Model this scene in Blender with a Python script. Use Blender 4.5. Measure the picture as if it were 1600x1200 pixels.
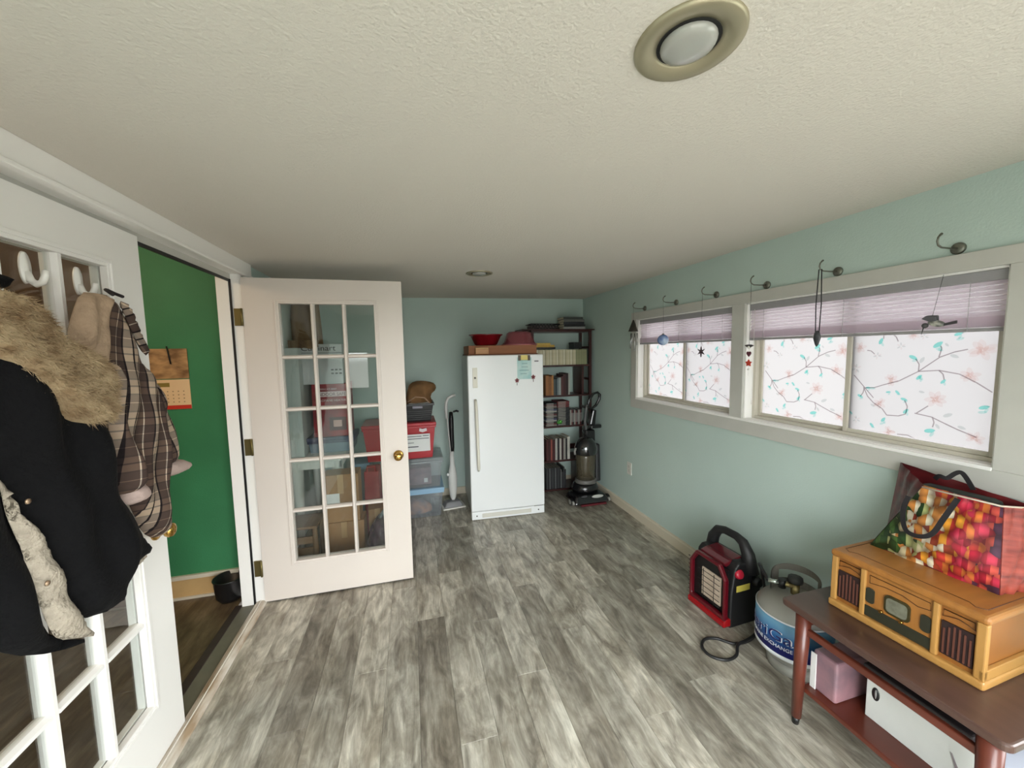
import bpy, bmesh, math, random
from mathutils import Vector, Matrix, geometry
random.seed(7)
for o in list(bpy.data.objects): bpy.data.objects.remove(o)
SC = bpy.context.scene
COL = SC.collection
PI = math.pi
# ------------------------------------------------------------------ camera
cd = bpy.data.cameras.new('camera'); cam = bpy.data.objects.new('camera', cd); COL.objects.link(cam)
cd.sensor_width = 36; cd.lens = 594*36/1600; cd.clip_start = .02
cam.matrix_world = Matrix(((.96603, .03962, -.25538, 0), (-.25779, .07782, -.96306, 0), (-.01828, .99618, .08539, 1.55), (0, 0, 0, 1)))
SC.camera = cam
# ------------------------------------------------------------------ view + sky
SC.view_settings.view_transform = 'Standard'; SC.view_settings.look = 'None'
SC.view_settings.gamma = 1; SC.view_settings.use_curve_mapping = False
SC.view_settings.exposure = 0.0
SKY = 20.8                       # zenith level of an overcast sky; ground below the horizon is dark
w = bpy.data.worlds.new('overcast_sky'); SC.world = w; w.use_nodes = True; wt = w.node_tree
bg = wt.nodes['Background']; bg.inputs[1].default_value = SKY
wc = wt.nodes.new('ShaderNodeTexCoord'); ws = wt.nodes.new('ShaderNodeSeparateXYZ'); wr = wt.nodes.new('ShaderNodeValToRGB'); wm = wt.nodes.new('ShaderNodeMapRange')
wm.inputs[1].default_value = -1; wm.inputs[2].default_value = 1
wt.links.new(wc.outputs['Generated'], ws.inputs[0]); wt.links.new(ws.outputs[2], wm.inputs[0]); wt.links.new(wm.outputs[0], wr.inputs[0]); wt.links.new(wr.outputs[0], bg.inputs[0])
e = wr.color_ramp.elements; e[0].position = .49; e[0].color = (.20, .185, .175, 1); e[1].position = 1; e[1].color = (1, .967, 1.0, 1)
q = e.new(.51); q.color = (.86, .835, .86, 1)
XR, XL, YF, YB = 1.953, -.943, 4.10, -.7
def portal(loc, rot, sx, sy):
    l = bpy.data.lights.new('daylight_portal', 'AREA'); l.shape = 'RECTANGLE'; l.size = sx; l.size_y = sy
    l.cycles.is_portal = True
    o = bpy.data.objects.new('daylight_portal', l); COL.objects.link(o); o.location = loc; o.rotation_euler = rot
for yc, ww, zc_, hh in ((1.34, 1.04, 1.46, .75), (2.47, 1.04, 1.46, .75), (-.18, .9, 1.22, 1.5)):
    portal((XR+.1, yc, zc_), (0, PI/2, 0), hh, ww)       # faces -X
portal((.425, YB-.1, 1.0), (PI/2, 0, 0), 1.6, 2.0)
portal((-.75, YB-.1, 1.33), (PI/2, 0, 0), .4, .6)
# ------------------------------------------------------------------ helpers
def S(r, g, b):
    f = lambda c: (c/255/12.92) if c/255 <= .04045 else ((c/255+.055)/1.055)**2.4
    return (f(r), f(g), f(b), 1)
MATS = {}
def nd(nt, t, **kw):
    n = nt.nodes.new(t)
    for k, v in kw.items():
        if hasattr(n, k): setattr(n, k, v)
    return n
def P(name, col, rough=.5, metal=0, noise=None, bump=None, spec=None, coat=0, ncol=None, emit=None):
    """principled; noise=(scale,amount[,stretch xyz]) blends towards ncol / darker; bump=(scale,strength)"""
    if name in MATS: return MATS[name]
    m = bpy.data.materials.new(name); m.use_nodes = True; nt = m.node_tree; b = nt.nodes['Principled BSDF']
    c = S(*col); b.inputs['Base Color'].default_value = c; b.inputs['Roughness'].default_value = rough
    b.inputs['Metallic'].default_value = metal
    if spec is not None: b.inputs['Specular IOR Level'].default_value = spec
    if coat: b.inputs['Coat Weight'].default_value = coat
    tc = None
    if noise or bump: tc = nd(nt, 'ShaderNodeTexCoord')
    if noise:
        mp = nd(nt, 'ShaderNodeMapping'); nt.links.new(tc.outputs['Object'], mp.inputs[0])
        if len(noise) > 2: mp.inputs['Scale'].default_value = noise[2]
        n = nd(nt, 'ShaderNodeTexNoise'); n.inputs['Scale'].default_value = noise[0]; n.inputs['Detail'].default_value = 5
        nt.links.new(mp.outputs[0], n.inputs['Vector'])
        r = nd(nt, 'ShaderNodeValToRGB'); k = noise[1]
        c2 = S(*ncol) if ncol else tuple(x*(1-k) for x in c[:3])+(1,)
        r.color_ramp.elements[0].position = .35; r.color_ramp.elements[1].position = .65
        r.color_ramp.elements[0].color = c2; r.color_ramp.elements[1].color = c
        nt.links.new(n.outputs[0], r.inputs[0]); nt.links.new(r.outputs[0], b.inputs['Base Color'])
    if bump:
        n = nd(nt, 'ShaderNodeTexNoise'); n.inputs['Scale'].default_value = bump[0]; n.inputs['Detail'].default_value = 3
        nt.links.new(tc.outputs['Object'], n.inputs['Vector'])
        bp = nd(nt, 'ShaderNodeBump'); bp.inputs['Strength'].default_value = bump[1]; bp.inputs['Distance'].default_value = .01
        nt.links.new(n.outputs[0], bp.inputs['Height']); nt.links.new(bp.outputs[0], b.inputs['Normal'])
    if emit: b.inputs['Emission Color'].default_value = S(*emit[0]); b.inputs['Emission Strength'].default_value = emit[1]
    MATS[name] = m; return m
def thin(name, tint, refl=.06, diff=0, dcol=(230, 230, 230), rough=.0, trans=0):
    """thin sheet: tinted see-through + mirror sheen + share of diffuse / translucent"""
    if name in MATS: return MATS[name]
    m = bpy.data.materials.new(name); m.use_nodes = True; nt = m.node_tree; nt.nodes.clear()
    out = nd(nt, 'ShaderNodeOutputMaterial'); t = nd(nt, 'ShaderNodeBsdfTransparent'); t.inputs[0].default_value = tuple(tint)+(1,)
    cur = t.outputs[0]
    def mix(cur, sh, fac):
        mx = nd(nt, 'ShaderNodeMixShader'); mx.inputs[0].default_value = fac
        nt.links.new(cur, mx.inputs[1]); nt.links.new(sh.outputs[0], mx.inputs[2]); return mx.outputs[0], mx
    if trans:
        tr = nd(nt, 'ShaderNodeBsdfTranslucent'); tr.inputs[0].default_value = S(*dcol); cur, _ = mix(cur, tr, trans)
    if diff:
        d = nd(nt, 'ShaderNodeBsdfDiffuse'); d.inputs[0].default_value = S(*dcol); cur, _ = mix(cur, d, diff)
    if refl:
        g = nd(nt, 'ShaderNodeBsdfGlossy'); g.inputs['Roughness'].default_value = rough
        cur, mx = mix(cur, g, refl)
        lw = nd(nt, 'ShaderNodeLayerWeight'); lw.inputs[0].default_value = .5
        ma = nd(nt, 'ShaderNodeMath', operation='MULTIPLY_ADD'); ma.inputs[1].default_value = .35; ma.inputs[2].default_value = refl
        pw = nd(nt, 'ShaderNodeMath', operation='POWER'); pw.inputs[1].default_value = 3
        nt.links.new(lw.outputs['Facing'], pw.inputs[0]); nt.links.new(pw.outputs[0], ma.inputs[0]); nt.links.new(ma.outputs[0], mx.inputs[0])
    nt.links.new(cur, out.inputs[0]); MATS[name] = m; return m
class MB:
    """collects shapes, builds ONE mesh object"""
    def __init__(s): s.v = []; s.f = []; s.sm = []
    def add(s, vs, fs, smooth=False, M=None):
        k = len(s.v)
        s.v += [tuple(M @ Vector(p)) if M else tuple(p) for p in vs]
        s.f += [tuple(i+k for i in f) for f in fs]; s.sm += [smooth]*len(fs); return s
    def box(s, x0, x1, y0, y1, z0, z1, M=None):
        vs = [(x, y, z) for x in (x0, x1) for y in (y0, y1) for z in (z0, z1)]
        return s.add(vs, [(0, 1, 3, 2), (4, 6, 7, 5), (0, 4, 5, 1), (2, 3, 7, 6), (0, 2, 6, 4), (1, 5, 7, 3)], False, M)
    def cbox(s, c, d, rz=0, rx=0, ry=0, top=(1, 1)):
        M = Matrix.Translation(c) @ Matrix.Rotation(rz, 4, 'Z') @ Matrix.Rotation(ry, 4, 'Y') @ Matrix.Rotation(rx, 4, 'X')
        a, b, e = d[0]/2, d[1]/2, d[2]/2
        vs = [(x*(top[0] if z > 0 else 1), y*(top[1] if z > 0 else 1), z) for x in (-a, a) for y in (-b, b) for z in (-e, e)]
        return s.add(vs, [(0, 1, 3, 2), (4, 6, 7, 5), (0, 4, 5, 1), (2, 3, 7, 6), (0, 2, 6, 4), (1, 5, 7, 3)], False, M)
    def cyl(s, p0, p1, r0, r1=None, n=16, cap=True):
        p0 = Vector(p0); p1 = Vector(p1); r1 = r0 if r1 is None else r1
        q = (p1-p0).to_track_quat('Z', 'Y')
        vs = []
        for p, r in ((p0, r0), (p1, r1)):
            for i in range(n): vs.append(p + q @ Vector((r*math.cos(2*PI*i/n), r*math.sin(2*PI*i/n), 0)))
        s.add(vs, [(i, (i+1) % n, n+(i+1) % n, n+i) for i in range(n)], True)
        if cap:
            k = len(s.v)-2*n; s.f += [tuple(k+i for i in reversed(range(n))), tuple(k+n+i for i in range(n))]; s.sm += [False, False]
        return s
    def lathe(s, prof, c=(0, 0, 0), n=24, M=None, sx=1, sy=1):
        vs = []; k = len(prof)
        for r, z in prof:
            for i in range(n): vs.append((c[0]+r*sx*math.cos(2*PI*i/n), c[1]+r*sy*math.sin(2*PI*i/n), c[2]+z))
        fs = [(j*n+i, j*n+(i+1) % n, (j+1)*n+(i+1) % n, (j+1)*n+i) for j in range(k-1) for i in range(n)]
        s.add(vs, fs, True, M); return s
    def tube(s, pts, r, n=8, closed=False):
        pts = [Vector(p) for p in pts]; k = len(pts); vs = []; up = None
        rr = r if isinstance(r, (list, tuple)) else [r]*k
        for j, p in enumerate(pts):
            t = (pts[(j+1) % k]-pts[j-1]) if closed else (pts[min(j+1, k-1)]-pts[max(j-1, 0)])
            t.normalize()
            if up is None:
                up = Vector((0, 0, 1)) if abs(t.z) < .9 else Vector((1, 0, 0))
            a = t.cross(up)
            if a.length < 1e-4: a = t.cross(Vector((.3, .8, .5)))
            a.normalize(); b = a.cross(t); b.normalize(); up = b
            for i in range(n): vs.append(p + a*rr[j]*math.cos(2*PI*i/n) + b*rr[j]*math.sin(2*PI*i/n))
        m = k if closed else k-1
        s.add(vs, [(j*n+i, j*n+(i+1) % n, ((j+1) % k)*n+(i+1) % n, ((j+1) % k)*n+i) for j in range(m) for i in range(n)], True)
        if not closed:
            q = len(s.v)-k*n; s.f += [tuple(q+i for i in reversed(range(n))), tuple(q+(k-1)*n+i for i in range(n))]; s.sm += [False, False]
        return s
    def prism(s, poly, h0, h1, ax='z', M=None):
        """polygon (a,b) extruded along axis: z->(a,b,h)  y->(a,h,b)  x->(h,a,b)"""
        f = {'z': lambda a, b, h: (a, b, h), 'y': lambda a, b, h: (a, h, b), 'x': lambda a, b, h: (h, a, b)}[ax]
        n = len(poly); vs = [f(a, b, h0) for a, b in poly]+[f(a, b, h1) for a, b in poly]
        fs = [tuple(range(n)), tuple(reversed(range(n, 2*n)))]+[(i, n+i, n+(i+1) % n, (i+1) % n) for i in range(n)]
        return s.add(vs, fs, False, M)
    def sphere(s, c, r, n=16, m=10, sc=(1, 1, 1), M=None):
        prof = [(max(1e-4, r*math.sin(PI*j/m)), -r*math.cos(PI*j/m)) for j in range(m+1)]
        vs = []
        for q, z in prof:
            for i in range(n): vs.append((c[0]+q*sc[0]*math.cos(2*PI*i/n), c[1]+q*sc[1]*math.sin(2*PI*i/n), c[2]+z*sc[2]))
        return s.add(vs, [(j*n+i, j*n+(i+1) % n, (j+1)*n+(i+1) % n, (j+1)*n+i) for j in range(m) for i in range(n)], True, M)
    def mesh(s, name):
        me = bpy.data.meshes.new(name); me.from_pydata(s.v, [], s.f); me.polygons.foreach_set('use_smooth', s.sm)
        bm = bmesh.new(); bm.from_mesh(me); bmesh.ops.recalc_face_normals(bm, faces=bm.faces); bm.to_mesh(me); bm.free(); me.update(); return me
    def build(s, name, mat, parent=None, bevel=0, seg=2, loc=(0, 0, 0), rot=(0, 0, 0)):
        me = s.mesh(name); me.materials.append(mat)
        o = bpy.data.objects.new(name, me); COL.objects.link(o)
        if parent: o.parent = parent
        o.location = loc; o.rotation_euler = rot
        if bevel:
            b = o.modifiers.new('bevel', 'BEVEL'); b.width = bevel; b.segments = seg; b.limit_method = 'ANGLE'; b.angle_limit = .6
            b.harden_normals = False
        return o
def tag(o, label=None, cat=None, group=None, kind=None):
    if label: o['label'] = label
    if cat: o['category'] = cat
    if group: o['group'] = group
    if kind: o['kind'] = kind
    return o
def empty(name, loc=(0, 0, 0), rz=0, label=None, cat=None, group=None, kind=None):
    o = bpy.data.objects.new(name, None); COL.objects.link(o); o.location = loc; o.rotation_euler = (0, 0, rz); o.empty_display_size = .05
    return tag(o, label, cat, group, kind)
def dup(o, parent=None):
    c = o.copy(); COL.objects.link(c); c.parent = parent
    for ch in list(o.children): dup(ch, c)
    return c
def text(body, size, mat, parent, loc, rot, name='lettering', ext=.0004, width=None, bend=None, align='LEFT'):
    cu = bpy.data.curves.new(name, 'FONT'); cu.body = body; cu.size = size; cu.extrude = ext; cu.align_x = align; cu.resolution_u = 3
    t = bpy.data.objects.new('tmp', cu); COL.objects.link(t)
    dg = bpy.context.evaluated_depsgraph_get(); me = bpy.data.meshes.new_from_object(t.evaluated_get(dg))
    bpy.data.objects.remove(t); me.materials.clear(); me.materials.append(mat)
    if width:
        xs = [v.co.x for v in me.vertices]; k = width/max(1e-6, max(xs)-min(xs))
        for v in me.vertices: v.co.x *= k
    if bend:
        for v in me.vertices: v.co = bend(v.co)
    o = bpy.data.objects.new(name, me); COL.objects.link(o); o.parent = parent; o.location = loc; o.rotation_euler = rot; return o
def inpoly(p, poly):
    x, y = p; c = False; n = len(poly)
    for i in range(n):
        (x1, y1), (x2, y2) = poly[i], poly[i-1]
        if (y1 > y) != (y2 > y) and x < (x2-x1)*(y-y1)/(y2-y1)+x1: c = not c
    return c
def edist(p, poly):
    b = 9; P0 = Vector(p)
    for i in range(len(poly)):
        a = Vector(poly[i-1]); c = Vector(poly[i]); d = c-a; t = max(0, min(1, (P0-a).dot(d)/max(1e-9, d.length_squared)))
        b = min(b, (P0-a-d*t).length)
    return b
def smooth_poly(poly, it=2):
    for _ in range(it):
        q = []
        for i in range(len(poly)):
            a = poly[i]; b = poly[(i+1) % len(poly)]
            q += [(a[0]*.75+b[0]*.25, a[1]*.75+b[1]*.25), (a[0]*.25+b[0]*.75, a[1]*.25+b[1]*.75)]
        poly = q
    return poly
def drape(name, poly, mat, parent, x0, thick, sp=.012, fold=None, edge=.05, back=.012, jitter=0, sm=1):
    """soft cloth body: outline in (Y,Z), front bulging to +X from plane x0 by thick, with folds; closed volume"""
    poly = smooth_poly(poly, sm) if sm else poly
    res = []
    for i in range(len(poly)):
        a = Vector(poly[i]); b = Vector(poly[(i+1) % len(poly)]); k = max(1, int((b-a).length/sp))
        for j in range(k): res.append(a.lerp(b, j/k))
    nb = len(res); pts = list(res); tp = [tuple(p) for p in poly]
    ys = [p[0] for p in tp]; zs = [p[1] for p in tp]; y = min(ys)
    row = 0
    while y < max(ys):
        z = min(zs)+(sp/2 if row % 2 else 0)
        while z < max(zs):
            if inpoly((y, z), tp) and edist((y, z), tp) > sp*.6: pts.append(Vector((y, z)))
            z += sp
        y += sp; row += 1
    V, E, F, *_ = geometry.delaunay_2d_cdt(pts, [(i, (i+1) % nb) for i in range(nb)], [], 1, 1e-5)
    n = len(V); fr = []; bk = []
    for v in V:
        d = min(1, edist((v.x, v.y), tp)/edge); h = math.sqrt(max(0, 1-(1-d)**2))
        f = fold(v.x, v.y) if fold else 0
        fr.append((x0+thick*h+f*(.3+.7*d)+random.uniform(-1, 1)*jitter, v.x, v.y)); bk.append((x0-back*h+f*.3*d, v.x, v.y))
    fs = [tuple(f) for f in F if len(f) >= 3]; vs = fr+bk
    bcount = {}
    for f in fs:
        for i in range(len(f)):
            e = tuple(sorted((f[i], f[(i+1) % len(f)]))); bcount[e] = bcount.get(e, 0)+1
    side = [(a, b, b+n, a+n) for (a, b), c in bcount.items() if c == 1]
    m = MB(); m.add(vs, fs+[tuple(i+n for i in reversed(f)) for f in fs]+side, True)
    o = m.build(name, mat, parent); return o, fr
ORD = ['first', 'second', 'third', 'fourth', 'fifth', 'sixth', 'seventh', 'eighth', 'ninth', 'tenth', 'eleventh', 'twelfth', 'thirteenth', 'fourteenth', 'fifteenth', 'sixteenth', 'seventeenth', 'eighteenth']
# ------------------------------------------------------------------ materials of the room
AQUA = P('wall_paint_aqua', (186, 204, 197), .75, noise=(3, .03), bump=(140, .12))
CEIL = P('ceiling_texture_paint', (212, 206, 196), .85, bump=(125, .30))
WHITE = P('white_gloss_paint', (238, 236, 232), .35, bump=(60, .03))
TRIM = P('white_trim_paint', (192, 191, 184), .45, noise=(9, .05))
CREAM = P('cream_baseboard_paint', (205, 196, 176), .5)
GREEN = P('green_wall_paint', (56, 128, 84), .6, noise=(4, .12), bump=(120, .1))
BRASS = P('brass', (190, 150, 80), .22, 1)
BLACK = P('black_plastic', (18, 18, 19), .4)
GLASS = thin('door_glass', (.94, .96, .95), .05)
def floor_mat(name, a, b, c, rough=.38):
    m = bpy.data.materials.new(name); m.use_nodes = True; nt = m.node_tree; bs = nt.nodes['Principled BSDF']
    tc = nd(nt, 'ShaderNodeTexCoord'); oi = nd(nt, 'ShaderNodeObjectInfo')
    ad = nd(nt, 'ShaderNodeVectorMath', operation='ADD'); mu = nd(nt, 'ShaderNodeMath', operation='MULTIPLY'); mu.inputs[1].default_value = 37
    nt.links.new(oi.outputs['Random'], mu.inputs[0]); nt.links.new(tc.outputs['Object'], ad.inputs[0]); nt.links.new(mu.outputs[0], ad.inputs[1])
    def noise(sc, stretch, det=6, dist=0):
        mp = nd(nt, 'ShaderNodeMapping'); mp.inputs['Scale'].default_value = stretch; nt.links.new(ad.outputs[0], mp.inputs[0])
        n = nd(nt, 'ShaderNodeTexNoise'); n.inputs['Scale'].default_value = sc; n.inputs['Detail'].default_value = det; n.inputs['Distortion'].default_value = dist
        n.inputs['Roughness'].default_value = .62
        nt.links.new(mp.outputs[0], n.inputs['Vector']); return n.outputs[0]
    n1 = noise(1.0, (14, 4.6, 1), 10, .9); n2 = noise(1.0, (70, 7, 1), 5, .4); n3 = noise(1.0, (9, 4.0, 1), 7, .6)
    def ramp(src, els):
        r = nd(nt, 'ShaderNodeValToRGB'); e = r.color_ramp.elements
        e[0].position, e[0].color = els[0]; e[1].position, e[1].color = els[-1]
        for p, cc in els[1:-1]: q = e.new(p); q.color = cc
        nt.links.new(src, r.inputs[0]); return r.outputs[0]
    base = ramp(n1, [(.33, S(*a)), (.5, S(*b)), (.66, S(*c))])
    def mixc(x, y, f, mode='MULTIPLY'):
        k = nd(nt, 'ShaderNodeMix', data_type='RGBA', blend_type=mode); k.inputs[0].default_value = f
        nt.links.new(x, k.inputs[6]); nt.links.new(y, k.inputs[7]); return k.outputs[2]
    fine = ramp(n2, [(.3, (.5, .5, .48, 1)), (.6, (1, 1, 1, 1))])
    patch = ramp(n3, [(.36, (.66, .62, .56, 1)), (.6, (1.1, 1.1, 1.08, 1))])
    tone = ramp(oi.outputs['Random'], [(0, (.70, .68, .65, 1)), (.5, (1.0, 1.0, .98, 1)), (1, (1.22, 1.21, 1.18, 1))])
    o = mixc(mixc(mixc(base, fine, .65), patch, .8), tone, 1)
    nt.links.new(o, bs.inputs['Base Color'])
    bs.inputs['Roughness'].default_value = rough
    bp = nd(nt, 'ShaderNodeBump'); bp.inputs['Strength'].default_value = .12; bp.inputs['Distance'].default_value = .004
    nt.links.new(n2, bp.inputs['Height']); nt.links.new(bp.outputs[0], bs.inputs['Normal'])
    return m
VINYL = floor_mat('grey_vinyl_plank', (126, 120, 111), (170, 165, 155), (206, 202, 192))
HALLFL = floor_mat('hall_brown_plank', (88, 72, 54), (112, 95, 74), (132, 116, 92))
# ------------------------------------------------------------------ floor with planks
fl = MB().box(XL-.13, XR, YB, YF, -.06, -.0075).build('floor', P('floor_underlay', (60, 57, 52), .8)); tag(fl, 'grey wood-look vinyl plank floor', kind='structure')
PW, PL = .1524, 1.22
pm = {}
def plank_mesh(wd, ln):
    k = (round(wd, 3), round(ln, 3))
    if k not in pm:
        c = .0011; a, b = wd/2, ln/2
        vs = [(-a, -b, -.0075), (a, -b, -.0075), (a, b, -.0075), (-a, b, -.0075), (-a+.0003, -b+.0003, -c), (a-.0003, -b+.0003, -c), (a-.0003, b-.0003, -c), (-a+.0003, b-.0003, -c),
              (-a+c, -b+c, 0), (a-c, -b+c, 0), (a-c, b-c, 0), (-a+c, b-c, 0)]
        fs = [(8, 9, 10, 11)]+[(i, (i+1) % 4, 4+(i+1) % 4, 4+i) for i in range(4)]+[(4+i, 4+(i+1) % 4, 8+(i+1) % 4, 8+i) for i in range(4)]
        me = bpy.data.meshes.new('plank'); me.from_pydata(vs, [], fs); me.update(); me.materials.append(VINYL); pm[k] = me
    return pm[k]
x = -.935; ci = 0
while x < XR-.01:
    wd = min(PW, XR-x); y = YB - [.35, .9, .1, .65, 1.1, .45, .8][ci % 7]
    while y < YF-.01:
        a, b = max(y, YB), min(y+PL, YF)
        if b-a > .02:
            o = bpy.data.objects.new('plank', plank_mesh(wd, b-a)); COL.objects.link(o); o.parent = fl; o.location = (x+wd/2, (a+b)/2, 0)
        y += PL
    x += wd; ci += 1
# ------------------------------------------------------------------ ceiling, walls
zc = lambda x: 2.108+.0105*(x-XL)
cm = MB(); vs = [(xx, yy, zc(xx)+t) for t in (0, .1) for xx, yy in ((XL-.2, YB-.1), (XR+.1, YB-.1), (XR+.1, YF+.1), (XL-.2, YF+.1))]
cm.add(vs, [(0, 1, 2, 3), (7, 6, 5, 4), (0, 4, 5, 1), (1, 5, 6, 2), (2, 6, 7, 3), (3, 7, 4, 0)])
tag(cm.build('ceiling', CEIL), 'off-white knockdown textured low ceiling', kind='structure')
def wall(name, mat, ax, p0, p1, u0, u1, z0, z1, holes, label):
    us = sorted({u0, u1, *[h[0] for h in holes], *[h[1] for h in holes]}); zs = sorted({z0, z1, *[h[2] for h in holes], *[h[3] for h in holes]})
    m = MB()
    for a, b in zip(us, us[1:]):
        run = None
        for c, d in zip(zs, zs[1:]):
            if any(h[0] <= (a+b)/2 <= h[1] and h[2] <= (c+d)/2 <= h[3] for h in holes): continue
            (m.box(p0, p1, a, b, c, d) if ax == 'x' else m.box(a, b, p0, p1, c, d))
    return tag(m.build(name, mat), label, kind='structure')
W1 = (1.953, 2.988, 1.11, 1.81); W2 = (.82, 1.86, 1.11, 1.81); W3 = (-.62, .25, .5, 1.95)
wall('wall_right', AQUA, 'x', XR, XR+.11, YB-.1, YF+.1, -.06, 2.25, [W1, W2, W3], 'pale aqua window wall beside the heater and table')
wall('wall_far', AQUA, 'y', YF, YF+.1, XL-.12, XR+.11, -.06, 2.25, [], 'pale aqua end wall behind the freezer')
BW = (-.35, 1.20, .02, 1.98); BW2 = (-.93, -.58, 1.03, 1.6)
wall('wall_back', AQUA, 'y', YB-.1, YB, XL-.12, XR+.11, -.06, 2.25, [BW, BW2], 'aqua wall with an added glazed door behind the viewer')
wall('wall_left', AQUA, 'x', XL-.12, XL, YB-.1, YF+.1, -.06, 2.25, [(.87, 2.63, -.1, 2.05)], 'aqua wall holding the double glazed doors')
# hall beyond the doors
tag(MB().box(-3.2, XL-.16, -.2, 2.93, -.08, -.004).build('floor_hall', HALLFL), 'brown plank floor of the hall beyond the doorway', kind='structure')
wall('wall_hall_end', GREEN, 'y', 2.815, 2.93, -3.2, XL-.12, -.08, 2.5, [], 'deep green hall wall behind the calendar')
HB = P('hall_beige_paint', (150, 132, 104), .7)
wall('wall_hall_side', HB, 'x', -3.3, -3.2, -.2, 2.93, -.08, 2.5, [], 'beige far wall of the dim hall')
wall('wall_hall_near', HB, 'y', -.3, -.2, -3.3, XL-.12, -.08, 2.5, [], 'beige near wall of the dim hall')
wall('wall_hall_inner', HB, 'x', XL-.16, XL-.12, -.3, 2.83, 2.06, 2.5, [], 'beige strip over the doorway on the hall side')
tag(MB().box(-3.3, XL-.12, -.3, 2.93, 2.5, 2.56).build('ceiling_hall', P('hall_ceiling', (190, 180, 165), .8)), 'plain hall ceiling', kind='structure')
HBB = P('hall_tan_baseboard', (206, 170, 116), .5, noise=(6, .12))
hb = MB().box(-3.2, -1.06, 2.803, 2.815, -.004, .125).build('baseboard_hall', HBB); tag(hb, 'tan painted hall baseboard with a pale cap', kind='structure')
MB().box(-3.2, -1.06, 2.797, 2.815, .125, .15).build('cap', CREAM, hb); MB().box(-3.2, -1.06, 2.79, 2.803, -.004, .012).build('shoe_moulding', CREAM, hb)
d3 = MB().box(-2.75, -1.72, 2.79, 2.815, -.004, 2.2).build('door_3', P('brown_wood_door', (86, 64, 44), .5, noise=(4, .3, (6, 6, .6)))); tag(d3, 'dark brown wooden door at the end of the hall', kind='structure')
MB().box(-2.80, -2.75, 2.785, 2.815, 0, 2.25).box(-1.72, -1.66, 2.785, 2.815, 0, 2.25).box(-2.80, -1.66, 2.785, 2.815, 2.2, 2.26).build('casing', P('brown_wood_casing', (104, 80, 54), .5), d3)
# hall lamp
hl = empty('hall_ceiling_lamp', (-2.0, 1.6, 2.5), 0, 'frosted globe lamp on the hall ceiling', 'lamp')
MB().lathe([(.001, 0), (.09, 0), (.09, -.03), (.001, -.03)]).build('base', BRASS, hl)
MB().sphere((0, 0, -.11), .1, 20, 12).build('globe', P('lamp_globe', (255, 236, 205), .5, emit=((255, 214, 160), 6)), hl)
ll = bpy.data.lights.new('hall_bulb', 'POINT'); ll.energy = 20; ll.color = (1, .80, .56); ll.shadow_soft_size = .12
lo = bpy.data.objects.new('hall_bulb', ll); COL.objects.link(lo); lo.parent = hl; lo.location = (0, 0, -.3)
# baseboards
bb = MB().box(XR-.014, XR, YB, YF, 0, .075).build('baseboard_right', CREAM); tag(bb, 'cream baseboard under the windows', kind='structure')
MB().box(XR-.018, XR, YB, YF, .075, .088).build('cap', P('cream_cap', (218, 209, 190), .45), bb)
bb = MB().box(XL, XR-.02, YF-.014, YF, 0, .075).build('baseboard_far', CREAM); tag(bb, 'cream baseboard along the end wall', kind='structure')
# ------------------------------------------------------------------ left wall: door frame, header, threshold
tr = empty('trim_1', (0, 0, 0), kind='structure'); tr['label'] = 'white painted door frame and header band'
MB().box(XL, XL+.018, .55, 2.72, 2.035, zc(XL)).build('header_band', WHITE, tr, .002)
MB().box(XL, XL+.026, .55, 2.72, 2.022, 2.037).build('header_bead', WHITE, tr, .003)
MB().box(XL-.13, XL+.004, .87, 2.63, 2.03, 2.052).build('head_jamb', WHITE, tr)
MB().box(XL-.085, XL-.055, .89, 2.605, 2.0, 2.03).build('head_stop', TRIM, tr)
MB().box(XL-.064, XL-.056, .9, 2.60, 1.985, 2.0).build('head_weatherstrip', BLACK, tr)
MB().box(XL-.13, XL, 2.605, 2.632, 0, 2.03).build('hinge_jamb', WHITE, tr)
MB().box(XL-.125, XL-.062, 2.592, 2.606, 0, 2.0).build('hinge_stop', WHITE, tr, .001)
MB().box(XL-.062, XL-.052, 2.596, 2.607, 0, 2.0).build('weatherstrip', BLACK, tr)
MB().box(XL-.13, XL, .868, .895, 0, 2.03).build('meeting_jamb', WHITE, tr)
MB().box(XL, XL+.018, 2.64, 2.72, 0, 2.035).build('casing', WHITE, tr, .002)
MB().box(XL, XL+.018, .80, .88, 0, 2.035).build('casing', WHITE, tr, .002)
th = empty('trim_2', (0, 0, 0), kind='structure'); th['label'] = 'worn white metal door threshold strip'
MB().prism([(XL-.05, -.02), (XL-.05, .012), (XL-.034, .017), (XL-.012, .017), (XL+.006, .006), (XL+.010, -.004)], .895, 2.605, 'y').build('sill_bar', P('worn_white_metal', (212, 206, 194), .35, noise=(22, .3, (1, .25, 1)), ncol=(160, 138, 112)), th)
MB().box(XL-.024, XL-.021, .895, 2.605, .017, .0215).build('ridge', P('sill_ridge', (228, 224, 214), .35), th)
MB().box(XL-.125, XL-.05, .895, 2.605, -.03, .004).build('inner_sill', P('sill_grey_green', (104, 102, 86), .5, noise=(8, .2)), th)
MB().box(XL-.165, XL-.125, .895, 2.605, -.03, .008).build('dark_strip', P('dark_strip', (52, 42, 36), .6, noise=(30, .2)), th)
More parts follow.
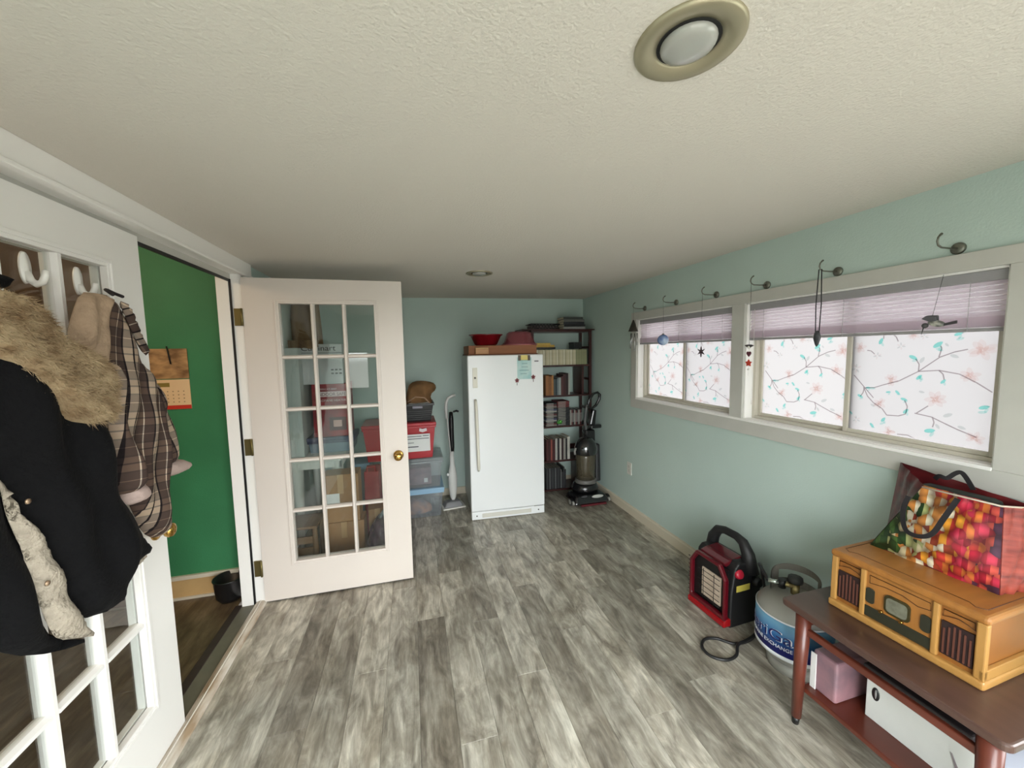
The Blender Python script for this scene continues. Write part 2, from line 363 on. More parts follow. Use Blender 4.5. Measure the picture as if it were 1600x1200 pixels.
# ------------------------------------------------------------------ doors
DW = .90
HINGE = P('aged_hinge_metal', (128, 116, 74), .4, .8)
def make_door(name, loc, rz, label, white, hinge_side=1):
    d = empty(name, loc, rz, label, kind='structure')
    g0, g1, h0, h1 = .164, .752, .226, 1.886
    m = MB(); T = .022
    m.box(0, g0, -T, T, .012, 2.01).box(g1, DW, -T, T, .012, 2.01).box(g0, g1, -T, T, .012, h0).box(g0, g1, -T, T, h1, 2.01)
    m.build('slab', white, d)
    fm = MB()
    for sy in (-1, 1):
        def ring(a, b, c, e, y0, y1, wd):
            for q in ((a, a+wd, c, e), (b-wd, b, c, e), (a+wd, b-wd, c, c+wd), (a+wd, b-wd, e-wd, e)):
                fm.box(q[0], q[1], min(sy*y0, sy*y1), max(sy*y0, sy*y1), q[2], q[3])
        ring(g0, g1, h0, h1, .002, .030, .013); ring(g0+.011, g1-.011, h0+.011, h1-.011, .003, .026, .014)
    fm.build('glazing_frame', white, d, .002)
    gx0, gx1, gz0, gz1 = .189, .727, .251, 1.861
    for i in (1, 2):
        xx = gx0+(gx1-gx0)*i/3
        MB().prism([(xx-.012, -.008), (xx-.006, -.022), (xx+.006, -.022), (xx+.012, -.008), (xx+.012, .008), (xx+.006, .022), (xx-.006, .022), (xx-.012, .008)], gz0, gz1, 'z').build('muntin', white, d)
    for j in range(1, 5):
        z = gz0+(gz1-gz0)*j/5
        for i in range(3):
            a = gx0+(gx1-gx0)*i/3+(.011 if i else 0); b = gx0+(gx1-gx0)*(i+1)/3-(.011 if i < 2 else 0)
            MB().prism([(-.008, z-.012), (-.022, z-.006), (-.022, z+.006), (-.008, z+.012), (.008, z+.012), (.022, z+.006), (.022, z-.006), (.008, z-.012)], a, b, 'x').build('muntin', white, d)
    pmesh = MB().box(-.089, .089, -.002, .002, -.16, .16).mesh('pane'); pmesh.materials.append(GLASS)
    for i in range(3):
        for j in range(5):
            o = bpy.data.objects.new('pane', pmesh); COL.objects.link(o); o.parent = d
            o.location = (gx0+(gx1-gx0)*(i+.5)/3, 0, gz0+(gz1-gz0)*(j+.5)/5)
    MB().box(.01, DW-.004, -.012, .012, .004, .013).build('shadow_sweep', BLACK, d)  # black sweep strip, also standing in for the shadow in the gap below
    kn = MB()
    for sy in (-1, 1):
        M = Matrix.Translation((.838, sy*T, .878)) @ Matrix.Rotation(-sy*PI/2, 4, 'X')
        kn.lathe([(.001, 0), (.033, 0), (.033, .005), (.026, .009), (.012, .011), (.012, .030), (.024, .036), (.0275, .047), (.024, .058), (.012, .063), (.001, .064)], n=24, M=M)
    kn.build('knob', BRASS, d)
    for z in (.23, 1.0, 1.78):
        MB().box(-.003, .0, -T*.9, T*.9, z-.05, z+.05).cyl((-.006, hinge_side*(T+.004), z-.05), (-.006, hinge_side*(T+.004), z+.05), .006, n=10).build('hinge', HINGE, d)
    return d
DWARM = P('door_white_paint', (214, 205, 197), .38, noise=(2.5, .03), bump=(40, .02))
make_door('door_1', (XL-.062, .897, 0), PI/2, 'closed white glazed door with coats hanging from it', WHITE)
make_door('door_2', (XL+.003, 2.612, 0), 0, 'white fifteen-pane glazed door standing open', DWARM, -1)
# hinge leaves on the jamb side of the open door
for z in (.23, 1.0, 1.78):
    MB().box(XL-.045, XL-.006, 2.596, 2.606, z-.05, z+.05).build('hinge_leaf', HINGE, tr)
# ------------------------------------------------------------------ windows
def film_mat(name, k):
    m = bpy.data.materials.new(name); m.use_nodes = True; nt = m.node_tree; nt.nodes.clear()
    o = nd(nt, 'ShaderNodeOutputMaterial'); t = nd(nt, 'ShaderNodeBsdfTranslucent'); t.inputs[0].default_value = (k*.985, k, k*.985, 1)
    d = nd(nt, 'ShaderNodeBsdfDiffuse'); d.inputs[0].default_value = (.5, .5, .5, 1); x = nd(nt, 'ShaderNodeMixShader'); x.inputs[0].default_value = .12
    nt.links.new(t.outputs[0], x.inputs[1]); nt.links.new(d.outputs[0], x.inputs[2]); nt.links.new(x.outputs[0], o.inputs[0]); return m
FILM = film_mat('frosted_window_film', .0865)
CLEAR = thin('clear_window_glass', (.92, .95, .94), .04)
SCREEN = thin('insect_screen', (.945, .945, .95), 0)
INK_T = thin('ink_teal', (.36, .86, .80), 0); INK_T2 = thin('ink_teal_pale', (.70, .93, .90), 0)
INK_G = thin('ink_grey_green', (.78, .83, .81), 0); INK_B = thin('ink_branch', (.52, .47, .48), 0)
INK_P = thin('ink_pink', (.965, .90, .885), 0); INK_P2 = thin('ink_rose', (.95, .84, .82), 0)
VINYLF = P('window_vinyl_frame', (196, 190, 176), .4)
BRANCH = [[(700,315),(780,385),(840,385),(900,370),(990,350),(1095,300),(1200,225),(1270,198),(1330,185)],[(1095,300),(1200,295),(1300,315),(1380,360),(1450,410)],[(1200,295),(1222,315),(1230,345)],[(1195,225),(1206,180),(1200,165)],
 [(1095,300),(1096,262),(1075,232)],[(780,385),(840,440)],[(770,380),(800,430),(840,465),(900,500),(930,535),(1000,540),(1040,530)],[(1100,525),(1160,485)],[(1090,525),(1180,545),(1250,580),(1310,610),(1400,650)],[(1185,545),(1196,575),(1190,600)],
 [(930,95),(958,118),(970,140)],[(1000,640),(1060,645),(1110,675)],[(780,185),(805,188),(830,205)],[(880,95),(882,125)],[(1305,72),(1300,100)],[(775,385),(770,410),(752,430)],[(1040,530),(1048,490),(1030,455)]]
LEAF = [(865,138,23,1.2),(1185,160,27,.7),(1280,105,20,.4),(1060,225,24,-.5),(800,385,15,.1),(1100,332,20,.9),(1225,355,17,.9),(930,410,14,.2),(985,412,17,-.8),(750,428,19,-.5),(1025,450,19,-.3),(1040,515,20,.9),(910,560,19,1.0),(1175,620,27,.3),(1420,490,23,.4),(840,588,18,-.9),(690,515,14,-.6)]
PALE = [(1195,185,18,-.4),(1290,130,17,.3),(905,580,15,.6),(1110,335,16,-.9),(830,388,17,0),(1415,515,18,.2)]
GREY = [(1110,240,20,1.1),(1270,220,20,-.4),(1260,535,22,.5),(1215,595,16,-1),(1330,600,18,-.3),(1230,160,12,-.9),(1120,410,14,-.2),(838,480,14,-.6)]
FLOWER = [(735,170,40),(1395,190,62),(945,345,42),(885,470,40),(1195,450,54),(1350,320,46),(1060,105,34),(950,625,38),(1395,655,42)]
GFLOWER = [(990,165,26),(850,215,26),(715,280,34),(735,555,28),(1115,115,22)]
def print_pattern(win, x, ya, yb, za, zb):
    """prints the flower film on a pane; u runs from the far edge ya to the near edge yb"""
    W_ = abs(ya-yb); Hh = zb-za
    def uv(px, py):
        u = (px-680)/780; t = 90-25*u; b = 600+125*u; return u, 1-(py-t)/(b-t)
    def pt(u, v, l=0): return (x-l*.0002, ya+(yb-ya)*u, za+(zb-za)*v)
    def cl(u, v): return min(1, max(0, u)), min(1, max(0, v))
    ink = {}
    def poly(mat, pts, l):
        ink.setdefault(mat.name, (mat, MB()))[1].add([pt(*cl(*p), l) for p in pts], [tuple(range(len(pts)))])
    asp = Hh/W_
    for br in BRANCH:
        q = [Vector(uv(*p)) for p in br]
        for a, b in zip(q, q[1:]):
            d = Vector(((b-a).x, (b-a).y*asp)).normalized(); nn = Vector((-d.y, d.x/asp))*.0048
            if min(a.x, b.x) < 0 or max(a.x, b.x) > 1 or max(a.y, b.y) > 1: continue
            poly(INK_B, [a+nn, b+nn*.9, b-nn*.9, a-nn], 1)
    def leaf(c, s, ang, mat, l, wd=.5):
        ca, sa = math.cos(ang), math.sin(ang); out = []
        for i in range(10):
            t = 2*PI*i/10; ax = math.cos(t)*s*(1.15 if abs(t) < .1 else 1); ay = math.sin(t)*s*wd
            out.append((c[0]+(ax*ca-ay*sa), c[1]+(ax*sa+ay*ca)/asp))
        poly(mat, out, l)
    for i, (a, b, s, g) in enumerate(LEAF): leaf(uv(a, b), s/780*1.05, g, INK_T, 2); leaf(uv(a+s*.5, b+s*.7), s/780*.7, g+.8, INK_T2, 3)
    for a, b, s, g in PALE: leaf(uv(a, b), s/780*1.1, g, INK_T2, 4)
    for a, b, s, g in GREY: leaf(uv(a, b), s/780*1.1, g, INK_G, 5)
    rnd = random.Random(3)
    for a, b, s in FLOWER:
        c = uv(a, b)
        for k in range(7):
            t = k*2*PI/7+rnd.random(); leaf((c[0]+math.cos(t)*s/780*.55, c[1]+math.sin(t)*s/780*.55/asp), s/780*.5, t, INK_P, 6+k, .62)
        for k in range(4):
            t = k*2*PI/4+rnd.random(); leaf((c[0]+math.cos(t)*s/780*.25, c[1]+math.sin(t)*s/780*.25/asp), s/780*.3, t+.5, INK_P2, 14+k, .5)
    for a, b, s in GFLOWER:
        c = uv(a, b)
        for k in range(6):
            t = k*2*PI/6+rnd.random(); leaf((c[0]+math.cos(t)*s/780*.6, c[1]+math.sin(t)*s/780*.6/asp), s/780*.42, t, INK_G if k % 2 else INK_P, 6+k, .45)
    for n, (mt, mb) in ink.items():
        o = mb.build('printed_'+{'ink_teal': 'leaves', 'ink_teal_pale': 'pale_leaves', 'ink_grey_green': 'grey_leaves', 'ink_branch': 'branches', 'ink_pink': 'petals', 'ink_rose': 'rose_petals'}[n], mt, win)
GX = XR+.075
def window(name, W_, label, film=True):
    y0, y1, z0, z1 = W_
    wn = empty(name, (0, 0, 0), label=label, kind='structure')
    # reveal lining
    lin = MB().box(XR-.001, XR+.11, y0, y0+.008, z0, z1).box(XR-.001, XR+.11, y1-.008, y1, z0, z1).box(XR-.001, XR+.11, y0, y1, z1-.008, z1)
    lin.build('reveal_lining', WHITE, wn)
    MB().box(XR-.002, XR+.11, y0+.008, y1-.008, z0, z0+.010).build('stool', WHITE, wn, .002)
    # outer frame
    f = MB(); a, b, c, d = y0+.008, y1-.008, z0+.01, z1-.008; X0, X1 = XR+.055, XR+.105
    f.box(X0, X1, a, a+.018, c, d).box(X0, X1, b-.018, b, c, d).box(X0, X1, a+.018, b-.018, c, c+.016).box(X0, X1, a+.018, b-.018, d-.02, d)
    f.build('outer_frame', VINYLF, wn, .002)
    mid = (a+b)/2-.005
    for i, (p, q, xo) in enumerate(((mid-.016, b-.018, .018), (a+.018, mid+.016, 0))):
        s = MB(); w_ = .017; e0, e1 = c+.016, d-.02; xa, xb = GX-.012+xo, GX+.006+xo
        s.box(xa, xb, p, p+w_*1.2, e0, e1).box(xa, xb, q-w_*1.2, q, e0, e1).box(xa, xb, p+w_*1.2, q-w_*1.2, e0, e0+w_).box(xa, xb, p+w_*1.2, q-w_*1.2, e1-w_, e1)
        sh = s.build('sash', VINYLF, wn, .002)
        pa = (MB().add([(GX-.002+xo, yy, zz) for yy, zz in ((p+w_, e0+w_*.8), (q-w_, e0+w_*.8), (q-w_, e1-w_*.8), (p+w_, e1-w_*.8))], [(0, 1, 2, 3)]) if film else MB().box(GX-.002+xo, GX+.001+xo, p+w_, q-w_, e0+w_*.8, e1-w_*.8)).build('pane', FILM if film else CLEAR, sh)
        if film: print_pattern(sh, GX-.0026+xo, q-w_*1.2, p+w_*1.2, e0+w_, 1.61)
        if film and i == 1:
            MB().box(GX+.026, GX+.0265, p, q, e0, e1).build('insect_screen', SCREEN, wn)
    return wn
window('window_1', W1, 'two-pane sliding window with floral film, far one over the outlet')
window('window_2', W2, 'two-pane sliding window with floral film, near one over the table')
window('added_window_3', W3, 'clear sliding window added beside the viewer for side light', False)  # unseen opening, added to throw side light on the closed door
# shared casing of the row
cs = empty('trim_3', (0, 0, 0), kind='structure'); cs['label'] = 'pale wooden casing around the row of windows'
XC = XR-.016
MB().box(XC, XR, .62, 3.07, 1.81, 1.872).build('head_casing', TRIM, cs, .002)
MB().box(XC, XR, .62, 3.07, 1.026, 1.11).build('apron_casing', TRIM, cs, .002)
for a, b in ((2.988, 3.07), (1.86, 1.953), (.62, .82)): MB().box(XC, XR, a, b, 1.11, 1.81).build('side_casing', TRIM, cs, .002)
MB().box(XC-.004, XR, .82, 2.99, 1.104, 1.118).build('stool_nosing', WHITE, cs, .002)
# added unseen patio door to bring in daylight, and small window behind the viewer
for nm, (a, b, c, d), lb, mid in (('added_door_4', BW, 'wide glazed patio door added behind the viewer for daylight', True), ('window_4', BW2, 'small clear window beside the added patio door', False)):
    bw = empty(nm, (0, 0, 0), label=lb, kind='structure'); m = MB(); k = .05 if mid else .03
    qs = [(a, a+k, c, d), (b-k, b, c, d), (a+k, b-k, c, c+k), (a+k, b-k, d-k, d)]+([((a+b)/2-.03, (a+b)/2+.03, c+k, d-k)] if mid else [])
    for q in qs: m.box(q[0], q[1], YB-.08, YB-.03, q[2], q[3])
    m.build('frame', VINYLF, bw)
    for p, q in (((a+k, (a+b)/2-.03), ((a+b)/2+.03, b-k)) if mid else ((a+k, b-k),)): MB().box(p, q, YB-.06, YB-.056, c+k, d-k).build('pane', CLEAR, bw)
# ------------------------------------------------------------------ blinds
def slat_mat():
    m = bpy.data.materials.new('blind_slat_vinyl'); m.use_nodes = True; nt = m.node_tree; nt.nodes.clear()
    o = nd(nt, 'ShaderNodeOutputMaterial'); d = nd(nt, 'ShaderNodeBsdfDiffuse'); t = nd(nt, 'ShaderNodeBsdfTranslucent'); x = nd(nt, 'ShaderNodeMixShader')
    d.inputs[0].default_value = S(226, 220, 224); t.inputs[0].default_value = S(250, 242, 248); x.inputs[0].default_value = .74
    nt.links.new(d.outputs[0], x.inputs[1]); nt.links.new(t.outputs[0], x.inputs[2]); nt.links.new(x.outputs[0], o.inputs[0]); return m
SLAT = slat_mat(); RAIL = P('blind_rail', (150, 148, 150), .5); CORD = P('blind_cord', (236, 232, 228), .7)
def blind(name, y0, y1, label):
    xb = XR+.026; t = empty(name, (xb, (y0+y1)/2, 1.59), label=label, cat='blind', group='window blinds')
    L = (y1-y0)/2
    MB().box(-.014, .014, -L, L, .175, .212).build('headrail', RAIL, t, .002)
    sm = MB().add([(-.012*math.cos(a), s*L, .0025*math.sin(PI*k/4)) for s in (-1, 1) for k, a in enumerate((0, PI/4, PI/2, 3*PI/4, PI))], [(i, i+1, i+6, i+5) for i in range(4)], True).mesh('slat'); sm.materials.append(SLAT)
    n = 7
    for i in range(n):
        o = bpy.data.objects.new('slat', sm); COL.objects.link(o); o.parent = t; o.location = (0, 0, .062+i*.0178); o.rotation_euler = (0, math.radians(-47), 0)
    for i in range(16):
        o = bpy.data.objects.new('gathered_slat', sm); COL.objects.link(o); o.parent = t; o.location = (random.uniform(-.001, .001), 0, .0150+i*.0024)
    MB().box(-.012, .012, -L, L, 0, .013).build('bottom_rail', RAIL, t, .003)
    for yy in (-L*.82, -L*.0, L*.82): MB().cyl((-.014, yy, .0), (-.014, yy, .18), .0010, n=6).cyl((.014, yy, .0), (.014, yy, .18), .0010, n=6).build('ladder_cord', P('ladder_cord', (170, 166, 170), .7), t)
    MB().cyl((-.018, L*.93, -.34), (-.018, L*.93, .18), .0012, n=6).cyl((-.018, L*.93, -.38), (-.018, L*.93, -.34), .004, .002, 8).build('pull_cord', CORD, t)
    return t
blind('window_blind', W1[0]+.012, W1[1]-.012, 'raised white slatted blind on the far window')
blind('window_blind', W2[0]+.012, W2[1]-.012, 'raised white slatted blind on the near window')
# ------------------------------------------------------------------ ceiling downlights
NICK = P('satin_nickel_trim', (176, 168, 142), .38, .55); BULB = P('bulb_glass', (168, 168, 162), .12, 0, coat=.5)
def downlight(x, y, label):
    z = zc(x); t = empty('recessed_light', (x, y, z), label=label, cat='ceiling light', group='recessed ceiling lights')
    t.rotation_euler = (0, -.0105, 0)
    MB().lathe([(.098, 0), (.098, -.004), (.094, -.007), (.075, -.006), (.060, .001), (.057, .004), (.057, -.0005), (.0985, 0)], n=40).build('trim_ring', NICK, t)
    MB().lathe([(.058, -.001), (.0575, .0), (.050, -.0008), (.0001, -.0008)], n=32).build('can', P('can_black', (20, 20, 20), .6), t)
    MB().lathe([(.050, .0), (.0505, -.004), (.047, -.009), (.036, -.0125), (.018, -.0145), (.0001, -.015)], n=32).build('bulb', BULB, t)
downlight(.53, .655, 'recessed light with tan trim ring nearest the viewer')
downlight(.51, 2.80, 'small recessed light at the far end of the ceiling')
# ------------------------------------------------------------------ outlet
t = empty('wall_outlet', (XR, 3.10, .432), label='white outlet plate low on the aqua wall', cat='outlet')
PLATE = P('outlet_white', (214, 212, 204), .4)
MB().box(-.006, 0, -.036, .036, -.058, .058).build('cover_plate', PLATE, t, .002)
for z in (-.02, .02): MB().box(-.009, -.005, -.017, .017, z-.014, z+.014).build('socket', P('outlet_face', (196, 194, 186), .4), t, .003)
# ------------------------------------------------------------------ hooks and hanging ornaments
HOOKM = P('dull_nickel_hook', (122, 122, 112), .35, .8)
HY = [2.884, 2.487, 2.096, 1.73, 1.362, .956]
HL = ['swivel hook holding the wind chime', 'swivel hook holding the blue glass ball', 'swivel hook with the star ornament, third from the end wall', 'swivel hook above the post between the windows', 'swivel hook holding the black cord pendant', 'bare large swivel hook nearest the viewer']
for y, l in zip(HY, HL):
    t = empty('plant_hook', (XR, y, 1.895), label=l, cat='hook', group='swivel hooks above the windows')
    M = Matrix.Rotation(-PI/2, 4, 'Y')
    MB().lathe([(.0001, 0), (.021, 0), (.021, .006), (.016, .011), (.0001, .012)], n=20, M=M).build('mount', HOOKM, t)
    MB().tube([(-.01, 0, 0), (-.05, 0, -.002), (-.095, 0, -.001), (-.112, 0, .006), (-.118, 0, .02), (-.114, 0, .034), (-.106, 0, .041)], .0032, 8).cyl((-.106, 0, .041), (-.098, 0, .047), .0042, .0042, 8).build('arm', HOOKM, t)
HXX = XR-.112
STR = P('hang_string', (60, 58, 55), .8)
def hang(name, y, ztop, zobj, label, cat):
    t = empty(name, (HXX, y, zobj), label=label, cat=cat)
    MB().cyl((0, 0, 0), (0, 0, ztop-zobj), .0009, n=5).build('string', STR, t); return t
zt = 1.897
t = hang('wind_chime', HY[0], zt, 1.80, 'pyramid topped wind chime hanging at the far window corner', 'wind chime')
MB().lathe([(.0001, 0), (.006, -.004), (.046, -.094), (.05, -.1), (.0001, -.1)], n=4).build('roof', P('chime_dark', (70, 66, 58), .5, .4), t)
for i, (a, b) in enumerate(((-.025, -.02), (.025, -.02), (.0, .03), (-.015, .015), (.02, .012))):
    MB().cyl((a, b, -.1), (a, b, -.115), .0006, n=4).cyl((a, b, -.115), (a, b, -.2-.015*i), .0042, n=8).build('tube', P('chime_tube', (170, 172, 170), .25, .9), t)
t = hang('glass_ball', HY[1], zt, 1.655, 'blue and white glass ball hanging in the window', 'ornament')
MB().sphere((0, 0, -.04), .041, 20, 14).build('ball', P('blue_glass', (52, 96, 176), .08, noise=(16, .6), ncol=(190, 208, 226), coat=1), t)
MB().cyl((0, 0, -.003), (0, 0, .008), .010, .007, 10).build('cap', HOOKM, t)
def star(n, r0, r1):
    return [((r0 if i % 2 == 0 else r1)*math.sin(PI*i/n), (r0 if i % 2 == 0 else r1)*math.cos(PI*i/n)) for i in range(2*n)]
t = hang('star_ornament', HY[2], zt, 1.555, 'small dark six-pointed star hanging in the window', 'ornament')
MB().prism(star(6, .034, .010), -.004, .004, 'x').build('star', P('star_dark', (72, 58, 64), .4), t, loc=(0, 0, -.03))
t = hang('heart_charm', HY[3], zt, 1.56, 'string of heart and red flower charms by the window post', 'ornament')
MB().prism([(0, -.02), (.014, -.004), (.014, .006), (.007, .011), (0, .006), (-.007, .011), (-.014, .006), (-.014, -.004)], -.004, .004, 'x').build('heart', P('heart_wine', (92, 40, 52), .3), t, .002, loc=(0, 0, -.045))
MB().prism(star(5, .022, .012), -.004, .004, 'x').build('flower', P('charm_red', (190, 62, 44), .4), t, .002, loc=(0, 0, -.10))
MB().cyl((0, 0, -.17), (0, 0, 0), .0008, n=5).sphere((0, .0, -.135), .006, 8, 6).sphere((0, 0, -.012), .009, 10, 8).build('beads', P('charm_bead', (224, 222, 214), .2), t)
MB().prism([(-.03, .002), (-.012, -.006), (0, -.016), (.012, -.006), (.03, .004), (.012, .008), (-.012, .008)], -.003, .003, 'x').build('bat_wing', P('charm_dark', (58, 54, 54), .5), t, loc=(0, 0, -.004))
t = empty('cord_pendant', (HXX, HY[4], 1.62), label='black cord pendant with a carved dark drop on its hook', cat='necklace')
MB().tube([(0, .008, -.02), (0, .012, .12), (0, .006, zt-1.62+.004), (0, -.006, zt-1.62+.004), (0, -.012, .12), (0, -.008, -.02)], .0024, 6).build('cord', P('black_cord', (26, 26, 32), .7), t)
MB().lathe([(.0001, -.075), (.008, -.065), (.017, -.035), (.013, -.01), (.004, 0), (.0001, .002)], n=14, sx=.5).build('drop', P('pendant_stone', (66, 68, 72), .35, noise=(60, .4)), t)
# hummingbird, hung on a thread from the blind headrail
t = empty('bird_ornament', (XR-.11, .955, 1.625), label='little grey and white hummingbird ornament on a thread', cat='ornament')
MB().cyl((0, .004, .018), (.045, .004, .175), .0007, n=5).build('thread', STR, t)
MB().sphere((0, -.01, 0), .012, 14, 10, sc=(.8, 2.1, 1), M=Matrix.Rotation(.25, 4, 'X')).build('body', P('bird_white', (190, 188, 178), .5, noise=(50, .5), ncol=(70, 72, 70)), t)
MB().sphere((0, .022, -.008), .0095, 12, 8).build('head', P('bird_dark', (58, 56, 58), .5), t)
MB().cyl((0, .026, -.014), (0, .031, -.042), .002, .0006, 6).build('beak', BLACK, t)
MB().prism([(.005, .004), (.032, .028), (.02, .032), (-.006, .03), (-.012, .010)], -.003, .003, 'x', M=Matrix.Rotation(.5, 4, 'Y')).build('wing', P('bird_wing', (84, 84, 88), .5), t)
MB().prism([(.003, .004), (.026, .022), (.012, .03), (-.014, .026), (-.012, .010)], -.003, .003, 'x', M=Matrix.Rotation(-.6, 4, 'Y')).build('wing', P('bird_wing', (84, 84, 88), .5), t)
MB().prism([(-.03, -.004), (-.062, .004), (-.062, -.006), (-.03, -.012)], -.004, .004, 'x').build('tail', P('bird_dark', (58, 56, 58), .5), t)
# ------------------------------------------------------------------ coats on the closed door
DXF = XL-.062+.022
def adhesive_hook(y, z, label):
    t = empty('adhesive_hook', (DXF-.018, y, z), label=label, cat='hook', group='white hooks on the door glass')
    m = P('white_hook_plastic', (236, 234, 228), .3)
    MB().lathe([(.0001, 0), (.022, 0), (.021, .006), (.0001, .009)], n=20, M=Matrix.Rotation(PI/2, 4, 'Y') @ Matrix.Diagonal((2.0, .72, 1, 1))).build('base_plate', m, t)
    MB().tube([(.006, 0, -.012), (.012, .0, -.034), (.024, .0, -.044), (.037, .0, -.038), (.044, .0, -.020), (.046, .0, -.006)], [.008, .009, .009, .0085, .008, .0065], 10).build('prong', m, t)
    return t
adhesive_hook(1.355, 1.80, 'empty white adhesive hook between the two coats')
adhesive_hook(1.525, 1.795, 'white adhesive hook carrying the plaid jacket')
adhesive_hook(1.11, 1.80, 'white adhesive hook behind the black coat')
FUR = [(1.027, 1.709), (1.066, 1.702), (1.087, 1.702), (1.118, 1.68), (1.154, 1.638), (1.189, 1.599), (1.227, 1.596), (1.276, 1.566), (1.313, 1.537), (1.336, 1.479), (1.338, 1.429), (1.315, 1.379), (1.272, 1.368), (1.224, 1.381), (1.178, 1.411), (1.149, 1.44), (1.121, 1.484), (1.087, 1.528), (1.047, 1.559), (1.003, 1.593), (.95, 1.64)]
COATR = [(0.99, 1.556), (1.079, 1.62), (1.159, 1.56), (1.275, 1.475), (1.353, 1.375), (1.389, 1.298), (1.374, 1.169), (1.425, 1.072), (1.458, 0.992), (1.5, 0.915), (1.495, .90), (1.367, 0.885), (1.36, 0.798), (1.212, 0.863), (1.185, 0.956), (1.153, 1.067), (1.112, 1.175), (1.068, 1.279), (1.0, 1.374)]
COATL = [(0.90, 1.56), (1.0, 1.60), (1.05, 1.45), (1.085, 1.287), (1.12, 1.187), (1.13, 1.071), (1.14, 0.938), (1.171, 0.847), (1.284, 0.762), (1.175, 0.808), (1.065, 0.888), (1.022, 0.964), (0.961, 1.04), (0.87, 1.06), (.85, 1.3)]
LIN = [(1.055, 1.30), (1.071, 1.276), (1.094, 1.199), (1.119, 1.162), (1.145, 1.093), (1.167, 1.024), (1.181, 0.938), (1.218, 0.85), (1.259, 0.785), (1.2, 0.823), (1.144, 0.859), (1.121, 0.915), (1.106, 0.998), (1.095, 1.065), (1.087, 1.123), (1.069, 1.184), (1.06, 1.249)]
LOOP = [(1.07, 1.735), (1.134, 1.748), (1.174, 1.750), (1.185, 1.74), (1.162, 1.712), (1.13, 1.70), (1.07, 1.67)]
PBODY = [(1.469, 1.747), (1.518, 1.746), (1.545, 1.723), (1.565, 1.659), (1.577, 1.619), (1.612, 1.578), (1.621, 1.532), (1.664, 1.5), (1.693, 1.454), (1.713, 1.387), (1.719, 1.305), (1.72, 1.206), (1.714, 1.095), (1.71, 0.99), (1.684, 0.877), (1.595, 0.91), (1.553, 0.989), (1.497, 1.133), (1.433, 1.356), (1.443, 1.513), (1.442, 1.61), (1.453, 1.707)]
PSR = [(1.70, 1.49), (1.749, 1.401), (1.784, 1.313), (1.804, 1.227), (1.826, 1.147), (1.823, 1.124), (1.747, 1.13), (1.716, 1.234), (1.68, 1.335)]
CUFFR = [(1.749, 1.145), (1.82, 1.14), (1.901, 1.113), (1.894, 1.071), (1.78, 1.076), (1.742, 1.096)]
PSL = [(1.391, 1.537), (1.424, 1.542), (1.451, 1.472), (1.452, 1.371), (1.459, 1.304), (1.485, 1.202), (1.488, 1.13), (1.434, 1.12), (1.405, 1.14), (1.407, 1.241), (1.403, 1.359)]
CUFFL = [(1.415, 1.138), (1.488, 1.150), (1.515, 1.114), (1.51, 1.081), (1.455, 1.079), (1.43, 1.101)]
PLIN = [(1.384, 1.742), (1.448, 1.748), (1.491, 1.745), (1.459, 1.668), (1.451, 1.61), (1.44, 1.571), (1.421, 1.51), (1.385, 1.557), (1.341, 1.595), (1.323, 1.614), (1.345, 1.671)]
BWOOL = P('black_wool', (7, 7, 9), .9, bump=(90, .3), spec=.2)
SHERPA = P('grey_fleece_lining', (176, 166, 150), .95, noise=(40, .2), bump=(110, .8), spec=.1)
FURM = P('beige_fur', (176, 156, 124), .85, noise=(24, .45), ncol=(132, 108, 80), bump=(80, .6), spec=.15)
ct = empty('black_coat', (DXF, 1.12, 1.75), label='long black coat with a beige fur collar hung on the door', cat='coat')
O = Vector((-DXF, -1.12, -1.75))
def rel(o):
    o.data.transform(Matrix.Translation(O)); return o
fo = lambda y, z: .012*math.sin(y*46+z*9)+.008*math.sin(y*23-z*17)
o, _ = drape('back_panel', COATL, BWOOL, ct, -.90, .035, .016, fo, .06); rel(o)
o, _ = drape('front_panel', COATR, BWOOL, ct, -.885, .06, .016, fo, .09); rel(o)
o, _ = drape('lining', LIN, SHERPA, ct, -.868, .022, .010, lambda y, z: .006*math.sin(z*60+y*30), .03, jitter=.001); rel(o)
o, _ = drape('hanging_loop', LOOP, BWOOL, ct, -.905, .03, .01, None, .03); rel(o)
o, _ = drape('facing_edge', [(1.40, .885), (1.519, .893), (1.522, .876), (1.40, .862)], SHERPA, ct, -.893, .012, .012, None, .01, sm=0); rel(o)
fr_o, fv = drape('fur_collar', FUR, FURM, ct, -.86, .075, .009, lambda y, z: .012*math.sin((y*.7+z)*34), .055, jitter=.004); rel(fr_o)
fm = MB(); rnd = random.Random(5)
for _ in range(9000):
    p = Vector(rnd.choice(fv))+Vector((rnd.uniform(-.003, .003), rnd.uniform(-.005, .005), rnd.uniform(-.005, .005)))
    d = Vector((rnd.uniform(.2, 1), rnd.uniform(-.5, .9), rnd.uniform(-1.2, .3))).normalized()*rnd.uniform(.010, .022)
    s = d.cross(Vector((rnd.uniform(-1, 1), rnd.uniform(-1, 1), rnd.uniform(-1, 1)))).normalized()*.0009
    fm.add([p-s, p+s, p+d], [(0, 1, 2)])
f = rel(fm.build('fur_strands', FURM, fr_o)); f['kind'] = 'stuff'
for y, z, x in ((1.08, 1.235, -.862), (1.10, 1.03, -.862)):
    MB().lathe([(.0001, .004), (.006, .003), (.0065, 0), (.0001, -.002)], n=14, M=Matrix.Translation((x+.02, y, z)) @ Matrix.Rotation(PI/2, 4, 'Y')).build('snap_button', P('copper_snap', (176, 150, 124), .35, .6), ct).data.transform(Matrix.Translation(O))
